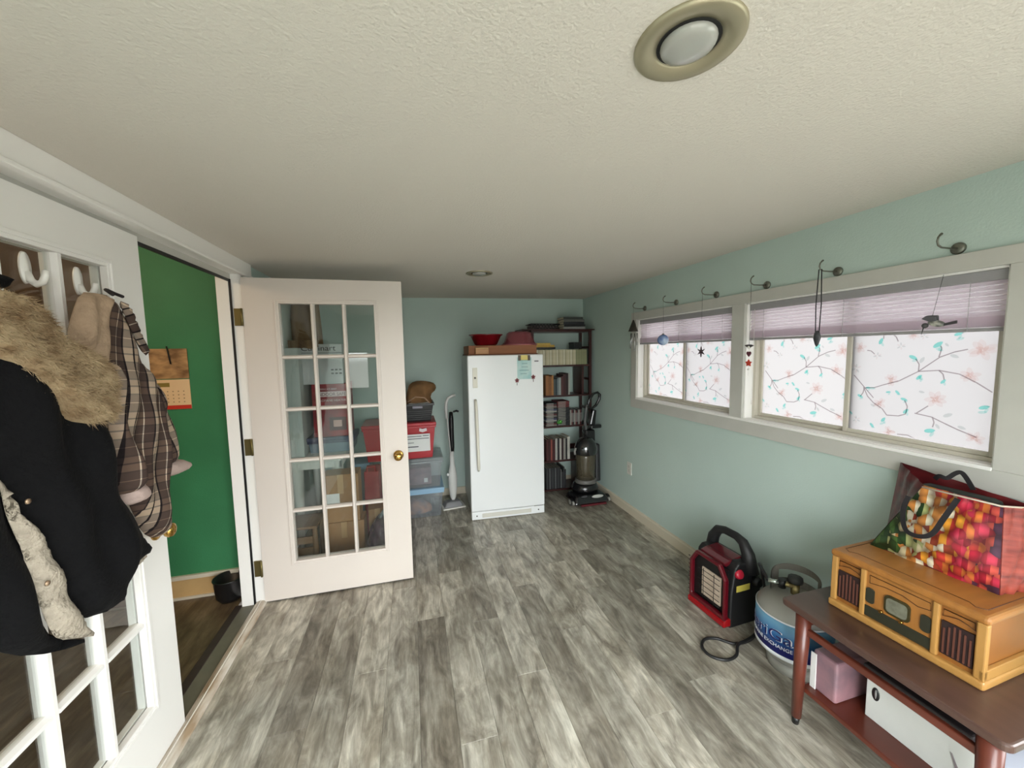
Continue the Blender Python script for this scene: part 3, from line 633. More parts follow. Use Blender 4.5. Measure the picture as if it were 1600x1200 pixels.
def plaid(name, rot, off=0):
    m = bpy.data.materials.new(name); m.use_nodes = True; nt = m.node_tree; b = nt.nodes['Principled BSDF']; b.inputs['Roughness'].default_value = .9; b.inputs['Specular IOR Level'].default_value = .15
    tc = nd(nt, 'ShaderNodeTexCoord'); mp = nd(nt, 'ShaderNodeMapping'); mp.inputs['Rotation'].default_value = (rot, 0, 0); mp.inputs['Location'].default_value = (0, off, off)
    nt.links.new(tc.outputs['Object'], mp.inputs[0]); sx = nd(nt, 'ShaderNodeSeparateXYZ'); nt.links.new(mp.outputs[0], sx.inputs[0])
    outs = []
    for ch in (1, 2):
        mu = nd(nt, 'ShaderNodeMath', operation='MULTIPLY'); mu.inputs[1].default_value = 1/.105; nt.links.new(sx.outputs[ch], mu.inputs[0])
        fr = nd(nt, 'ShaderNodeMath', operation='FRACT'); nt.links.new(mu.outputs[0], fr.inputs[0])
        r = nd(nt, 'ShaderNodeValToRGB'); e = r.color_ramp; e.interpolation = 'CONSTANT'
        e.elements[0].position = 0; e.elements[0].color = S(196, 180, 162)
        e.elements[1].position = .20; e.elements[1].color = S(40, 34, 36)
        for p, c in ((.25, (184, 168, 152)), (.42, (42, 36, 38)), (.47, (104, 88, 80)), (.70, (220, 208, 192)), (.73, (98, 82, 76)), (.95, (50, 44, 46))):
            q = e.elements.new(p); q.color = S(*c)
        nt.links.new(fr.outputs[0], r.inputs[0]); outs.append(r.outputs[0])
    mx = nd(nt, 'ShaderNodeMix', data_type='RGBA', blend_type='MULTIPLY'); mx.inputs[0].default_value = .72
    nt.links.new(outs[0], mx.inputs[6]); nt.links.new(outs[1], mx.inputs[7])
    br = nd(nt, 'ShaderNodeGamma'); br.inputs[1].default_value = .95; nt.links.new(mx.outputs[2], br.inputs[0])
    nt.links.new(br.outputs[0], b.inputs['Base Color']); return m
TANLIN = P('tan_fleece', (172, 148, 124), .95, noise=(30, .2), bump=(90, .5), spec=.1)
MAUVE = P('cuff_lining', (178, 158, 150), .95, bump=(90, .4), spec=.1)
pj = empty('plaid_jacket', (DXF, 1.53, 1.75), label='brown and cream plaid jacket with tan lining hung on the door', cat='jacket')
O = Vector((-DXF, -1.53, -1.75))
fo2 = lambda y, z: .011*math.sin(y*60-z*14)+.006*math.sin(y*31+z*21)
o, _ = drape('sleeve', PSR, plaid('plaid_sleeve_far', -.22), pj, -.945, .04, .012, fo2, .045); rel(o)
o, _ = drape('cuff', CUFFR, MAUVE, pj, -.945, .035, .010, None, .03); rel(o)
o, _ = drape('body', PBODY, plaid('plaid_body', .12), pj, -.93, .05, .012, fo2, .07); rel(o)
o, _ = drape('collar_lining', PLIN, TANLIN, pj, -.905, .035, .010, fo2, .05); rel(o)
o, _ = drape('sleeve', PSL, plaid('plaid_sleeve_near', .06, .03), pj, -.885, .045, .010, fo2, .04); rel(o)
o, _ = drape('cuff', CUFFL, MAUVE, pj, -.885, .042, .010, None, .03); rel(o)
o, _ = drape('collar_flap', [(1.50, 1.735), (1.535, 1.728), (1.575, 1.63), (1.612, 1.57), (1.60, 1.555), (1.555, 1.62)], plaid('plaid_collar', .9), pj, -.885, .02, .010, None, .02); rel(o)
MB().tube([(-.885, 1.478, 1.748), (-.915, 1.50, 1.766), (-.925, 1.525, 1.768), (-.915, 1.535, 1.76), (-.885, 1.52, 1.748)], .005, 8).build('hanging_loop', P('loop_dark', (34, 28, 28), .9), pj).data.transform(Matrix.Translation(O))
# ------------------------------------------------------------------ hall: calendar, bin
t = empty('wall_calendar', (-1.44, 2.813, 1.23), label='hanging wall calendar with a brown landscape page on green wall', cat='calendar')
PRINT = P('calendar_photo', (200, 156, 106), .5, noise=(9, .5, (1, 1, 2.2)), ncol=(120, 86, 52)); PAPER = P('calendar_paper', (232, 196, 150), .6)
MB().box(-.12, .10, -.004, 0, .19, .375).build('picture_page', PRINT, t)
MB().box(-.12, .10, -.005, 0, .0, .185).build('month_page', PAPER, t)
MB().box(-.12, .10, -.0065, -.005, .0, .024).build('red_band', P('calendar_red', (196, 48, 32), .5), t)
MB().box(-.07, -.005, -.0062, -.005, .14, .165).build('month_heading', P('calendar_olive', (140, 118, 52), .5), t)
dt = MB()
for r in range(4):
    for c in range(7): dt.box(-.105+c*.028, -.099+c*.028, -.006, -.005, .042+r*.022, .048+r*.022)
dt.build('date_marks', P('calendar_ink', (150, 116, 84), .6), t)['kind'] = 'stuff'
MB().cyl((.0, -.010, .39), (.014, -.010, .28), .004, n=8).build('hanging_pen', BLACK, t)
t = empty('floor_bin', (-1.18, 2.72, -.004), label='small round black bin on the hall floor', cat='bin')
MB().lathe([(.0001, .002), (.055, .002), (.075, .03), (.084, .14), (.088, .145), (.088, .150), (.082, .150), (.072, .034), (.0001, .01)], n=28).build('bowl', BLACK, t)
# ------------------------------------------------------------------ upright freezer
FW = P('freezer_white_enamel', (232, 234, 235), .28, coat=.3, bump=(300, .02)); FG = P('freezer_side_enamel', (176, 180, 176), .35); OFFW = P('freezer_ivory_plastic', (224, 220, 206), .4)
t = empty('upright_freezer', (.485, 3.357, 0), -.042, 'tall white upright freezer with long door handle', 'freezer')
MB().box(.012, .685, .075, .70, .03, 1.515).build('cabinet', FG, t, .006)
MB().box(0, .70, 0, .068, .085, 1.52).build('door', FW, t, .010, 3)
MB().box(.006, .694, .062, .078, .09, 1.512).build('gasket', P('gasket_grey', (150, 150, 148), .7), t)
kb = MB().box(.004, .70, .012, .09, .004, .078).build('kick_panel', FW, t, .004)
MB().box(.10, .57, .008, .0125, .022, .06).build('vent_slot', P('kick_vent', (206, 204, 194), .5), kb, .002)
for xx in (.05, .64): MB().cyl((xx, .006, .042), (xx, .013, .042), .006, n=10).build('screw', P('screw_dark', (80, 78, 72), .4, .8), kb)
for xx in (.035, .67): MB().cyl((xx, .05, 0), (xx, .05, .01), .018, n=12).build('foot', BLACK, t)
MB().tube([(.062, -.002, 1.12), (.062, -.032, 1.10), (.064, -.040, 1.03), (.068, -.043, .8), (.072, -.040, .57), (.074, -.034, .50), (.076, -.004, .475)], [.013, .014, .014, .0145, .014, .014, .011], 10).build('handle', OFFW, t)
lp = MB().box(.042, .086, -.004, .002, 1.23, 1.41).build('lock_plate', OFFW, t, .003)
MB().cyl((.064, -.007, 1.32), (.064, -.002, 1.32), .009, n=14).build('keyhole', P('screw_dark', (80, 78, 72), .4, .8), lp)
MB().box(.615, .655, -.002, .001, 1.452, 1.463).build('badge', P('badge_grey', (110, 110, 112), .3, .6), t)
MB().box(.60, .69, .01, .07, .078, .085).build('lower_hinge', P('screw_dark', (80, 78, 72), .4, .8), t)
def on_front(x, z): # world point on the freezer door
    c, s = math.cos(-.042), math.sin(-.042); return (.485+x*c, 3.357+x*s, z)
nt_ = empty('freezer_note', on_front(.452, 1.295), -.042, 'pale blue note held on the freezer door', 'note')
MB().box(0, .134, -.0025, -.0012, 0, .20).build('sheet', P('note_blue', (164, 204, 204), .6, noise=(14, .12), ncol=(196, 218, 214)), nt_)
ln = MB()
for k, (a, b) in enumerate(((.03, .105), (.045, .095), (.04, .1), (.02, .11), (.03, .09))): ln.box(a, b, -.0030, -.0025, .172-k*.031, .176-k*.031)
ln.build('written_lines', P('note_ink', (96, 136, 138), .6), nt_)
cl = empty('magnet_clip', on_front(.455, 1.47), -.042, 'yellow and dark magnetic clip above the blue note', 'magnet')
MB().box(.03, .095, -.012, -.001, 0, .045).build('clip', P('clip_yellow', (222, 204, 120), .5), cl, .002)
for a in (.006, .095): MB().box(a, a+.024, -.010, -.001, -.005, .044).build('grip', P('clip_brown', (96, 84, 72), .5), cl, .002)
for (xx, zz), lb in (((.448, 1.285), 'dark red flower magnet at the lower left of the blue note'), ((.602, 1.312), 'dark red flower magnet at the right of the blue note')):
    mg = empty('flower_magnet', on_front(xx, zz), -.042, lb, 'magnet', 'flower magnets on the freezer')
    MB().prism(star(5, .024, .014), -.008, -.001, 'y').build('petals', P('magnet_wine', (124, 44, 52), .4), mg, .002)
    MB().sphere((0, -.009, 0), .006, 10, 6).build('centre', P('magnet_dark', (70, 26, 30), .4), mg)
    MB().box(-.002, .002, -.006, -.002, -.045, -.012).build('stem', P('magnet_dark', (70, 26, 30), .4), mg)
# on top of the freezer
ft = 1.52
t = empty('flat_carton', (.53, 3.43, ft), -.03, 'flat brown cardboard carton lying on the freezer', 'box')
CARD = P('cardboard_brown', (150, 98, 66), .75, noise=(5, .15, (1, 1, 6)))
MB().box(-.02, .62, 0, .42, .008, .088).build('carton', CARD, t, .003)
MB().box(-.03, .63, -.006, .43, .0, .010).build('tray_lip', P('cardboard_dark', (112, 66, 44), .8), t)
t = empty('wooden_box', (.565, 3.385, ft), -.03, 'small pale wooden box in front of the carton on the freezer', 'box')
MB().box(0, .12, 0, .028, .010, .06).build('body', P('pale_wood', (182, 132, 84), .5, noise=(8, .2, (1, 1, 8))), t, .004)
MB().box(.002, .118, .001, .028, .06, .068).build('lid', P('pale_wood_light', (206, 170, 116), .5), t, .002)
def bowl(name, loc, r, h, n, mat, label):
    t = empty(name, loc, .2, label, 'bowl')
    pr = [(.0001, .003), (r*.62, .003), (r*.70, .01), (r*.96, h*.86), (r*1.06, h*.92), (r*1.06, h), (r*.97, h), (r*.90, h*.86), (r*.66, .014), (.0001, .008)]
    MB().lathe(pr, n=n).build('bowl', mat, t); return t
bowl('red_bowl', (.70, 3.58, ft+.088), .16, .105, 8, P('red_plastic', (118, 12, 24), .25, coat=.4), 'red plastic bowl with angled rim on the carton')
t = empty('pink_bowl', (1.03, 3.58, ft+.088), 0, 'upturned translucent pink bowl on the carton beside the red bowl', 'bowl')
PK = thin('pink_plastic', (.72, .42, .46), .06, diff=.45, dcol=(178, 96, 104), rough=.1)
MB().lathe([(.165, 0), (.17, .008), (.15, .03), (.12, .115), (.10, .13), (.0001, .133)], n=28).build('shell', PK, t)
MB().lathe([(.16, .0), (.176, .0), (.176, .01), (.16, .01)], n=28).build('rim', P('pink_rim', (176, 106, 112), .3), t)
# ------------------------------------------------------------------ storage behind the open door
def tote(name, loc, w_, d, h, label, body, lidm, rz=0, lid=True, taper=.9, cat='bin'):
    t = empty(name, loc, rz, label, cat)
    b = MB(); k = taper; hb = h-(.03 if lid else 0)
    o = [(-w_/2, -d/2), (w_/2, -d/2), (w_/2, d/2), (-w_/2, d/2)]
    q = .004; vs = [(x*k, y*k, 0) for x, y in o]+[(x, y, hb) for x, y in o]+[(x*(1-2*q/w_), y*(1-2*q/d), hb) for x, y in o]+[(x*k*(1-2*q/w_), y*k*(1-2*q/d), q) for x, y in o]
    fs = [(3, 2, 1, 0)]+[(i, (i+1) % 4, 4+(i+1) % 4, 4+i) for i in range(4)]+[(4+i, 4+(i+1) % 4, 8+(i+1) % 4, 8+i) for i in range(4)]+[(8+i, 8+(i+1) % 4, 12+(i+1) % 4, 12+i) for i in range(4)]+[(12, 13, 14, 15)]
    b.add(vs, fs); b.build('tub', body, t, .006)
    MB().box(-w_/2-.008, w_/2+.008, -d/2-.008, -d/2+.003, hb-.02, hb).box(-w_/2-.008, w_/2+.008, d/2-.003, d/2+.008, hb-.02, hb).box(-w_/2-.008, -w_/2+.003, -d/2, d/2, hb-.02, hb).box(w_/2-.003, w_/2+.008, -d/2, d/2, hb-.02, hb).build('rim', body if not lid else lidm, t, .002)
    if lid: MB().box(-w_/2-.012, w_/2+.012, -d/2-.012, d/2+.012, hb, h).build('lid', lidm, t, .006)
    return t
CLR = thin('clear_tub_plastic', (.93, .95, .96), .05, diff=.13, dcol=(196, 202, 206), rough=.15)
BLUEL = P('pale_blue_lid', (142, 178, 204), .4); REDP = P('red_tote_plastic', (168, 14, 30), .35)
PAPERW = P('white_paper', (222, 224, 222), .7)
INK = P('pen_ink', (70, 72, 80), .7)
cy = 3.74
tote('clear_storage_bin', (-.015, cy, 0), .53, .36, .285, 'clear bin with pale blue lid on the floor, below the others', CLR, BLUEL)
tote('clear_storage_bin', (-.015, cy, .287), .53, .36, .29, 'clear bin resting on the blue lidded one, under the red tote', CLR, thin('clear_lid', (.78, .82, .82), .05, diff=.25, dcol=(176, 184, 186)))
t = empty('folded_clothes', (.0, 3.66, .006), label='bundle of peach and grey clothes inside the lowest clear bin', cat='clothes')
o, _ = drape('cloth_bundle', [(-.16, .0), (.14, .0), (.15, .08), (.08, .14), (-.05, .17), (-.15, .10)], P('peach_cloth', (176, 128, 104), .9, noise=(10, .5), ncol=(110, 104, 108)), t, 0, .05, .02, lambda a, b: .012*math.sin(a*50+b*30), .05)
o.rotation_euler = (0, 0, -PI/2)
t = empty('pink_photo_box', (.03, 3.66, .294), label='dull pink printed carton inside the middle clear bin', cat='box')
MB().box(-.12, .12, 0, .16, 0, .16).build('carton', P('dull_pink_print', (132, 98, 104), .6, noise=(14, .45), ncol=(84, 66, 76)), t, .002)
MB().box(.05, .085, -.002, 0, .02, .06).build('white_sticker', PAPERW, t)
rt = tote('red_tote', (-.12, cy-.01, .579), .63, .36, .335, 'red plastic tote with a white paper label on top of clear bins', REDP, REDP)
MB().box(.0, .265, -.206, -.2035, .075, .235).build('paper_label', PAPERW, rt)
lw_ = MB()
for a, b, z in ((.02, .19, .212), (.2, .255, .215), (.02, .255, .19)): lw_.box(a, b, -.2075, -.206, z, z+.006)
lw_.box(.04, .12, -.2075, -.206, .155, .160).box(.06, .16, -.2075, -.206, .115, .124)
x = lw_.build('label_writing', INK, rt); x['kind'] = 'stuff'
MB().prism([(.17, .262), (.2, .25), (.24, .262), (.235, .288), (.2, .28), (.175, .29)], -.212, -.205, 'y').build('label_badge', P('badge_white', (214, 200, 204), .5), rt)
t = tote('black_basket', (.045, cy-.02, .915), .29, .26, .17, 'black plastic basket with handle slot on the red tote', BLACK, BLACK, 0, False, .8)
MB().box(-.045, .045, -.137, -.129, .125, .148).build('handle_slot', P('basket_tag', (140, 138, 150), .5), t, .004)
for i in range(5): MB().box(-.13+.004*(5-i), .13-.004*(5-i), -.122-.0024*i, -.118-.0022*i, .02+i*.019, .026+i*.019).build('rib', BLACK, t)
t = empty('cloth_bag', (.06, cy-.02, .93), label='slouched brown canvas bag stuffed in the black basket', cat='bag')
CANV = P('brown_canvas', (126, 92, 56), .9, noise=(12, .3), bump=(120, .3))
o, _ = drape('bag_body', [(-.12, .0), (.12, .0), (.125, .15), (.11, .22), (.17, .27), (.16, .325), (.10, .35), (.0, .36), (-.07, .34), (-.10, .28), (-.12, .18)], CANV, t, 0, .07, .015, lambda a, b: .012*math.sin(a*40+b*26), .06, .06); o.rotation_euler = (0, 0, -PI/2); o.data.transform(Matrix.Diagonal((1, 1, 1, 1)))
MB().tube([(-.10, -.08, .17), (-.03, -.10, .215), (.05, -.10, .205), (.10, -.09, .15)], .006, 8).build('drawcord', P('cord_beige', (170, 140, 116), .9), t)
o, _ = drape('white_cloth', [(-.125, .10), (.10, .10), (.105, .165), (.0, .155), (-.115, .16)], P('white_cloth', (196, 196, 190), .9, noise=(30, .2)), t, .105, .02, .012, None, .03); o.rotation_euler = (0, 0, -PI/2)
# white resin table with goods on it, seen through the open door's panes
RESIN = P('white_resin', (206, 210, 202), .5)
t = empty('resin_table', (-.72, 3.56, 0), label='white resin utility table seen through the open door panes', cat='table')
MB().box(-.21, .17, -.36, .36, .715, .745).build('top', RESIN, t, .004)
MB().box(-.20, .16, -.35, -.33, .66, .715).box(.14, .16, -.35, .35, .66, .715).build('apron', RESIN, t, .003)
for sx_, sy_ in ((-.17, -.31), (.12, -.31), (-.17, .31), (.12, .31)): MB().cyl((sx_, sy_, 0), (sx_, sy_, .715), .022, .045, 12).build('leg', RESIN, t)
tote('blue_grey_bin', (-.66, 3.52, .745), .34, .30, .13, 'shallow blue grey bin on the resin table', P('blue_grey_plastic', (110, 128, 140), .4), P('slate_lid', (60, 66, 92), .4), taper=.94)
t = empty('heater_carton', (-.645, 3.52, .876), label='red printed heater carton with white lettering behind the door', cat='box')
REDC = P('red_carton_print', (152, 34, 40), .5, noise=(7, .35), ncol=(112, 22, 32))
MB().box(-.14, .13, -.14, .14, 0, .435).build('carton', REDC, t, .002)
WT = P('print_white', (226, 206, 206), .5); DK = P('print_dark_red', (96, 20, 28), .5)
MB().box(-.105, .125, -.142, -.1405, .332, .374).build('white_stripe', WT, t)
text('INDOOR SAFE', .038, DK, t, (-.10, -.1425, .339), (PI/2, 0, 0), width=.215)
text('PROPANE HEATER', .026, WT, t, (-.10, -.1412, .292), (PI/2, 0, 0), width=.215)
text("AMERICA'S BEST", .018, WT, t, (-.10, -.1412, .388), (PI/2, 0, 0), width=.15)
MB().box(.01, .075, -.142, -.1405, .08, .135).build('printed_picture', P('print_pale', (190, 150, 140), .5), t)
MB().box(-.02, .11, -.1415, -.1405, .05, .16).build('printed_heater', P('print_maroon', (80, 24, 30), .5), t)
t = empty('kitchen_carton', (-.69, 3.53, 1.312), label='white appliance carton with black lettering above the red carton', cat='box')
GREYC = P('white_carton', (186, 190, 190), .6)
MB().box(-.16, .15, -.15, .14, 0, .325).build('carton', GREYC, t, .002)
MB().box(-.16, .15, -.1515, -.15, .252, .257).build('seam_line', P('seam_grey', (120, 124, 124), .6), t)
text('Cuisinart', .062, P('print_black', (22, 22, 24), .5), t, (-.155, -.1515, .272), (PI/2, 0, 0), width=.255)
tx = MB()
for r in range(2):
    for c in range(3): tx.box(.06+c*.03, .08+c*.03, -.1515, -.15, .08+r*.03, .092+r*.03)
x = tx.build('printed_marks', P('print_black', (22, 22, 24), .5), t); x['kind'] = 'stuff'
t = empty('white_panel_carton', (-.885, 3.45, .747), label='tall pale carton standing against the wall beyond the hinge side', cat='box')
MB().box(-.05, .045, -.17, .17, 0, .86).build('carton', P('pale_carton', (190, 198, 194), .6, noise=(3, .08)), t, .003)
t = empty('paper_sack', (-.80, 3.50, 1.639), label='crumpled brown paper sack on the white cartons', cat='bag')
KRAFT = P('kraft_paper', (124, 98, 66), .8, noise=(5, .35, (3, 3, .6)), ncol=(84, 64, 42), bump=(14, .6))
o, _ = drape('sack', [(-.13, .0), (.10, .0), (.095, .12), (.085, .30), (.08, .42), (-.12, .42), (-.135, .2)], KRAFT, t, 0, .05, .02, lambda a, b: .014*math.sin(a*38+b*7)+.008*math.sin(b*25), .05, .08, sm=0); o.rotation_euler = (0, 0, -PI/2)
MB().prism([(-.13, .03), (-.13, -.03), (-.09, -.045), (-.02, -.03), (.03, -.04), (.085, -.025), (.09, .03)], -.132, -.124, 'y').build('flap', KRAFT, t)
# below and beside the table
KR2 = P('corrugated_board', (158, 118, 76), .8, noise=(4, .15))
def carton(loc, w_, d, h, rz, label, extra=None):
    t = empty('cardboard_box', loc, rz, label, 'box', 'cardboard boxes behind the door')
    MB().box(-w_/2, w_/2, -d/2, d/2, 0, h).build('carton', KR2, t, .003)
    MB().box(-.02, .02, -d/2-.0015, -d/2, h*.6, h+.001).build('packing_tape', P('tape_tan', (176, 142, 98), .35), t)
    return t
carton((-.53, 3.075, 0), .28, .18, .30, .0, 'wide brown cardboard box on the floor behind the door')
t = carton((-.54, 3.075, .302), .25, .17, .36, .0, 'tall brown cardboard box stacked on the wide one')
MB().box(-.10, -.01, -.0875, -.0855, .12, .22).build('shipping_label', PAPERW, t)
t = carton((-.31, 3.18, 0), .13, .22, .34, .1, 'narrow cardboard box with white tape beside the dark bag')
MB().box(.0, .04, -.1125, -.1105, .16, .27).build('white_tape', PAPERW, t)
tote('grey_lidded_bin', (-.47, 3.74, 0), .13, .28, .565, 'slim grey bin with a pale blue lid behind the door', P('grey_translucent', (140, 150, 154), .4), BLUEL, taper=.86)
t = empty('wooden_crate', (-.80, 2.98, 0), label='low worn wooden crate behind the hinge side of the door', cat='crate')
WD = P('worn_wood', (120, 92, 60), .7, noise=(6, .35, (1, 1, 5)))
for sx_ in (-.10, .10): MB().cyl((sx_, -.10, 0), (sx_*.95, -.10, .34), .02, .016, 10).build('leg', WD, t)
for z in (.06, .14, .22): MB().box(-.10, .10, -.105, -.092, z, z+.05).build('board', WD, t)
MB().box(-.115, .115, -.12, .12, .33, .35).build('seat', WD, t, .004)
for sx_ in (-.10, .10): MB().cyl((sx_, .10, 0), (sx_*.95, .10, .34), .02, .016, 10).build('leg', WD, t)
t = empty('dark_plastic_bag', (-.235, 2.96, 0), label='dark translucent bag of clothes on the floor behind the door', cat='bag')
o, _ = drape('bag_body', [(-.12, .0), (.10, .0), (.125, .12), (.11, .25), (.06, .33), (.0, .36), (-.06, .33), (-.12, .22), (-.14, .10)], P('dark_bag', (40, 38, 46), .25, noise=(16, .6), ncol=(86, 62, 78)), t, 0, .10, .015, lambda a, b: .014*math.sin(a*60+b*44), .10, .10); o.rotation_euler = (0, 0, -PI/2)
MB().tube([(-.03, -.04, .33), (.0, -.06, .385), (.05, -.05, .375), (.07, -.04, .33)], .016, 8).build('knot', P('bag_pale', (120, 136, 142), .3), t)
t = empty('red_shopping_bag', (-.355, 3.42, 0), label='tall red bag below the red tote, seen through the panes', cat='bag')
MB().cbox((0, 0, .285), (.13, .24, .57), top=(.9, .9)).build('bag_body', P('red_bag_cloth', (150, 18, 30), .6, noise=(6, .3)), t, .01)
MB().tube([(-.03, -.10, .56), (-.03, -.11, .61), (.03, -.11, .61), (.03, -.10, .56)], .006, 6).build('handle', REDP, t)
# ------------------------------------------------------------------ steam mop
MW = P('mop_white', (206, 206, 202), .35); MG = P('mop_grey', (128, 128, 130), .4)
t = empty('steam_mop', (.385, 3.79, 0), label='white and black steam mop leaning beside the freezer', cat='mop')
hd = MB().cbox((-.03, -.02, .035), (.20, .14, .05), .15, top=(.7, .65)).build('head', MG, t, .012)
MB().cbox((-.03, -.025, .007), (.23, .16, .014), .15).build('pad', P('mop_pad', (214, 212, 206), .9), t, .005)
MB().lathe([(.012, .05), (.03, .09), (.042, .18), (.046, .28), (.038, .36), (.024, .43), (.02, .56), (.0001, .56)], (-.02, 0, 0), 20, sy=.8).build('body', MW, t)
MB().lathe([(.0001, .55), (.026, .55), (.03, .60), (.03, .88), (.022, .955), (.0001, .96)], (-.015, .015, 0), 16, sx=.8).build('water_tank', BLACK, t)
MB().cyl((-.035, -.03, .55), (-.06, -.02, .94), .006, n=8).build('pole', MW, t)
MB().tube([(-.06, -.02, .90), (-.066, -.02, 1.0), (-.062, -.022, 1.06), (-.04, -.026, 1.105), (.0, -.03, 1.125), (.03, -.03, 1.128)], [.014, .015, .015, .014, .014, .013], 12).build('handle', MW, t)
MB().sphere((-.068, -.02, .33), .014, 10, 8).build('switch', P('mop_button', (236, 236, 234), .2), t)
MB().tube([(.01, .0, .96), (.04, .02, .965), (.06, .03, .955)], .010, 8).build('cord_hook', BLACK, t)
# ------------------------------------------------------------------ bookcase
CHER = P('dark_cherry_wood', (62, 26, 24), .4, noise=(5, .3, (1, 1, 7)), coat=.2)
bx0, bx1, by0, by1 = 1.225, 1.915, 3.80, 4.075
t = empty('bookcase', (bx0, by0, 0), label='dark cherry open bookcase with ladder sides in the corner', cat='bookcase')
BWd, BD = bx1-bx0, by1-by0
SH = [.035, .355, .735, 1.07, 1.395, 1.765]
for z in SH: MB().box(0, BWd, 0, BD, z-.018, z).build('shelf', CHER, t, .002)
MB().box(-.10, BWd+.03, -.012, BD, SH[-1], SH[-1]+.012).build('top_board', CHER, t, .003)
for sx_ in (0, BWd-.028):
    for sy_ in (.004, BD-.03): MB().box(sx_, sx_+.028, sy_, sy_+.026, 0, SH[-1]).build('post', CHER, t)
    for z in [(a+b)/2 for a, b in zip(SH, SH[1:])]+[.2]: MB().box(sx_+.006, sx_+.022, .03, BD-.03, z-.012, z+.012).build('side_rail', CHER, t)
MB().box(.0, BWd, BD-.012, BD-.004, .40, .46).build('back_rail', CHER, t)
MB().box(BWd-.11, BWd-.085, .02, BD-.03, 1.07, 1.38).build('upright_divider', CHER, t)
MB().box(.545, .57, .01, BD-.03, .035, .337).build('lower_divider', CHER, t)
BM = {}
def bmat(c):
    if c not in BM: BM[c] = P('cover_%d' % len(BM), c, .5, noise=(60, .12))
    return BM[c]
PAGES = P('book_pages', (206, 196, 172), .9)
def book(x, z, th, h, dp, c, label, group, name='book', cat='book', y=by0+.02, lean=0):
    o = empty(name, (x, y, z), label=label, cat=cat, group=group)
    MB().box(0, th, 0, .003, 0, h).box(0, .002, .003, dp, 0, h).box(th-.002, th, .003, dp, 0, h).build('cover', bmat(c), o)
    MB().box(.002, th-.002, .003, dp-.004, .003, h-.003).build('pages', PAGES, o)
    if lean: o.rotation_euler = (0, lean, 0)
    return o
# cream magazines, one long row
x = bx0+.032; rnd = random.Random(11); cr = [(206, 198, 170), (190, 182, 150), (214, 208, 186), (176, 168, 138), (200, 190, 158)]; gr = [(146, 146, 112), (136, 138, 104)]
i = 0
while x < bx1-.06:
    th = rnd.uniform(.0125, .017); far_ = x > bx1-.19
    book(x, SH[4], th, .165+rnd.uniform(-.003, .003), .19, (gr if far_ else cr)[i % (2 if far_ else 5)], 'greenish cream magazine at the wall end of the long upper row' if far_ else 'thin cream spined magazine in the long upper row', 'greenish magazines in the upper row' if far_ else 'cream magazines in the upper row', 'magazine', 'magazine')
    x += th+.0006; i += 1
def flat(x, y, z, w_, d, h, c, label, name='book', cat='book', rz=0, group=None):
    o = empty(name, (x, y, z), rz, label, cat, group)
    MB().box(0, w_, 0, d, 0, .002).box(0, w_, 0, d, h-.002, h).box(0, w_, 0, .002, .002, h-.002).build('cover', bmat(c), o)
    MB().box(.002, w_-.002, .002, d-.002, .002, h-.002).build('pages', PAGES, o); return o
zt_ = SH[4]+.171
flat(1.16, 3.82, zt_, .34, .19, .022, (20, 20, 22), 'flat black folder lying on the cream magazines')
flat(1.27, 3.82, zt_+.022, .22, .16, .024, (190, 152, 62), 'lower yellow book lying above the cream magazines')
flat(1.265, 3.825, zt_+.046, .18, .15, .02, (204, 172, 84), 'upper yellow book lying above the cream magazines')
t = empty('black_box', (1.72, 3.83, SH[4]+.171), label='small black box on the magazines by the corner', cat='box')
MB().box(0, .09, 0, .14, 0, .07).build('body', BLACK, t, .004); MB().box(-.002, .092, -.002, .142, .05, .072).build('lid', P('box_black_lid', (28, 30, 28), .5), t, .003)
# second shelf: mixed upright books
sp = [(.035, .215, (150, 98, 52), 'tan brown'), (.03, .205, (132, 84, 44), 'chestnut brown'), (.022, .215, (170, 116, 62), 'light tan'), (.018, .175, (72, 80, 78), 'slate'), (.02, .17, (44, 56, 62), 'dark teal'), (.018, .185, (112, 122, 124), 'grey'), (.024, .19, (150, 156, 154), 'pale grey'), (.022, .20, (86, 44, 44), 'maroon'), (.03, .225, (60, 26, 28), 'dark wine'), (.028, .235, (40, 20, 22), 'near black'), (.016, .23, (168, 168, 160), 'off-white'), ]
x = 1.385
for th, h, c, nm in sp: book(x, SH[3], th, h, .2, c, '%s book standing on the third shelf down' % nm, 'books on the third shelf'); x += th+.0015
# third: lying cases in two stacks and a row of upright cases
CASE = [((90, 34, 36), 'dark red'), ((120, 112, 104), 'grey'), ((34, 34, 38), 'black'), ((60, 64, 96), 'navy'), ((150, 148, 140), 'silver'), ((28, 30, 30), 'charcoal')]
def case(x, y, z, w_, d, h, c, label, group, rz=0):
    o = empty('disc_case', (x, y, z), rz, label, 'disc case', group)
    MB().box(0, w_, 0, d, 0, h).build('shell', bmat(c), o); MB().box(w_*.08, w_*.7, -.0008, 0, h*.3, h*.7).build('spine_title', bmat((170, 168, 160)), o); return o
for i in range(15):
    c, nm = CASE[(i*5+1) % 6]; case(1.385, by0+.02, SH[2]+i*.0168, .125, .18, .0162, c, '%s disc case lying in the left stack, %s from the bottom' % (nm, ORD[i]), 'disc cases in the left stack')
for i in range(16):
    c, nm = CASE[(i*3+2+(i > 12)) % 6]; case(1.515, by0+.015+rnd.uniform(0, .01), SH[2]+i*.0166, .14, .18, .016, (104, 36, 40) if i in (12, 14, 15) else c, '%s disc case lying in the right stack, %s from the bottom' % ('dark red' if i in (12, 14, 15) else nm, ORD[i]), 'disc cases in the right stack')
t = empty('green_trinket', (1.535, by0+.004, SH[2]+.043), label='bright green trinket in front of the stacked disc cases', cat='trinket')
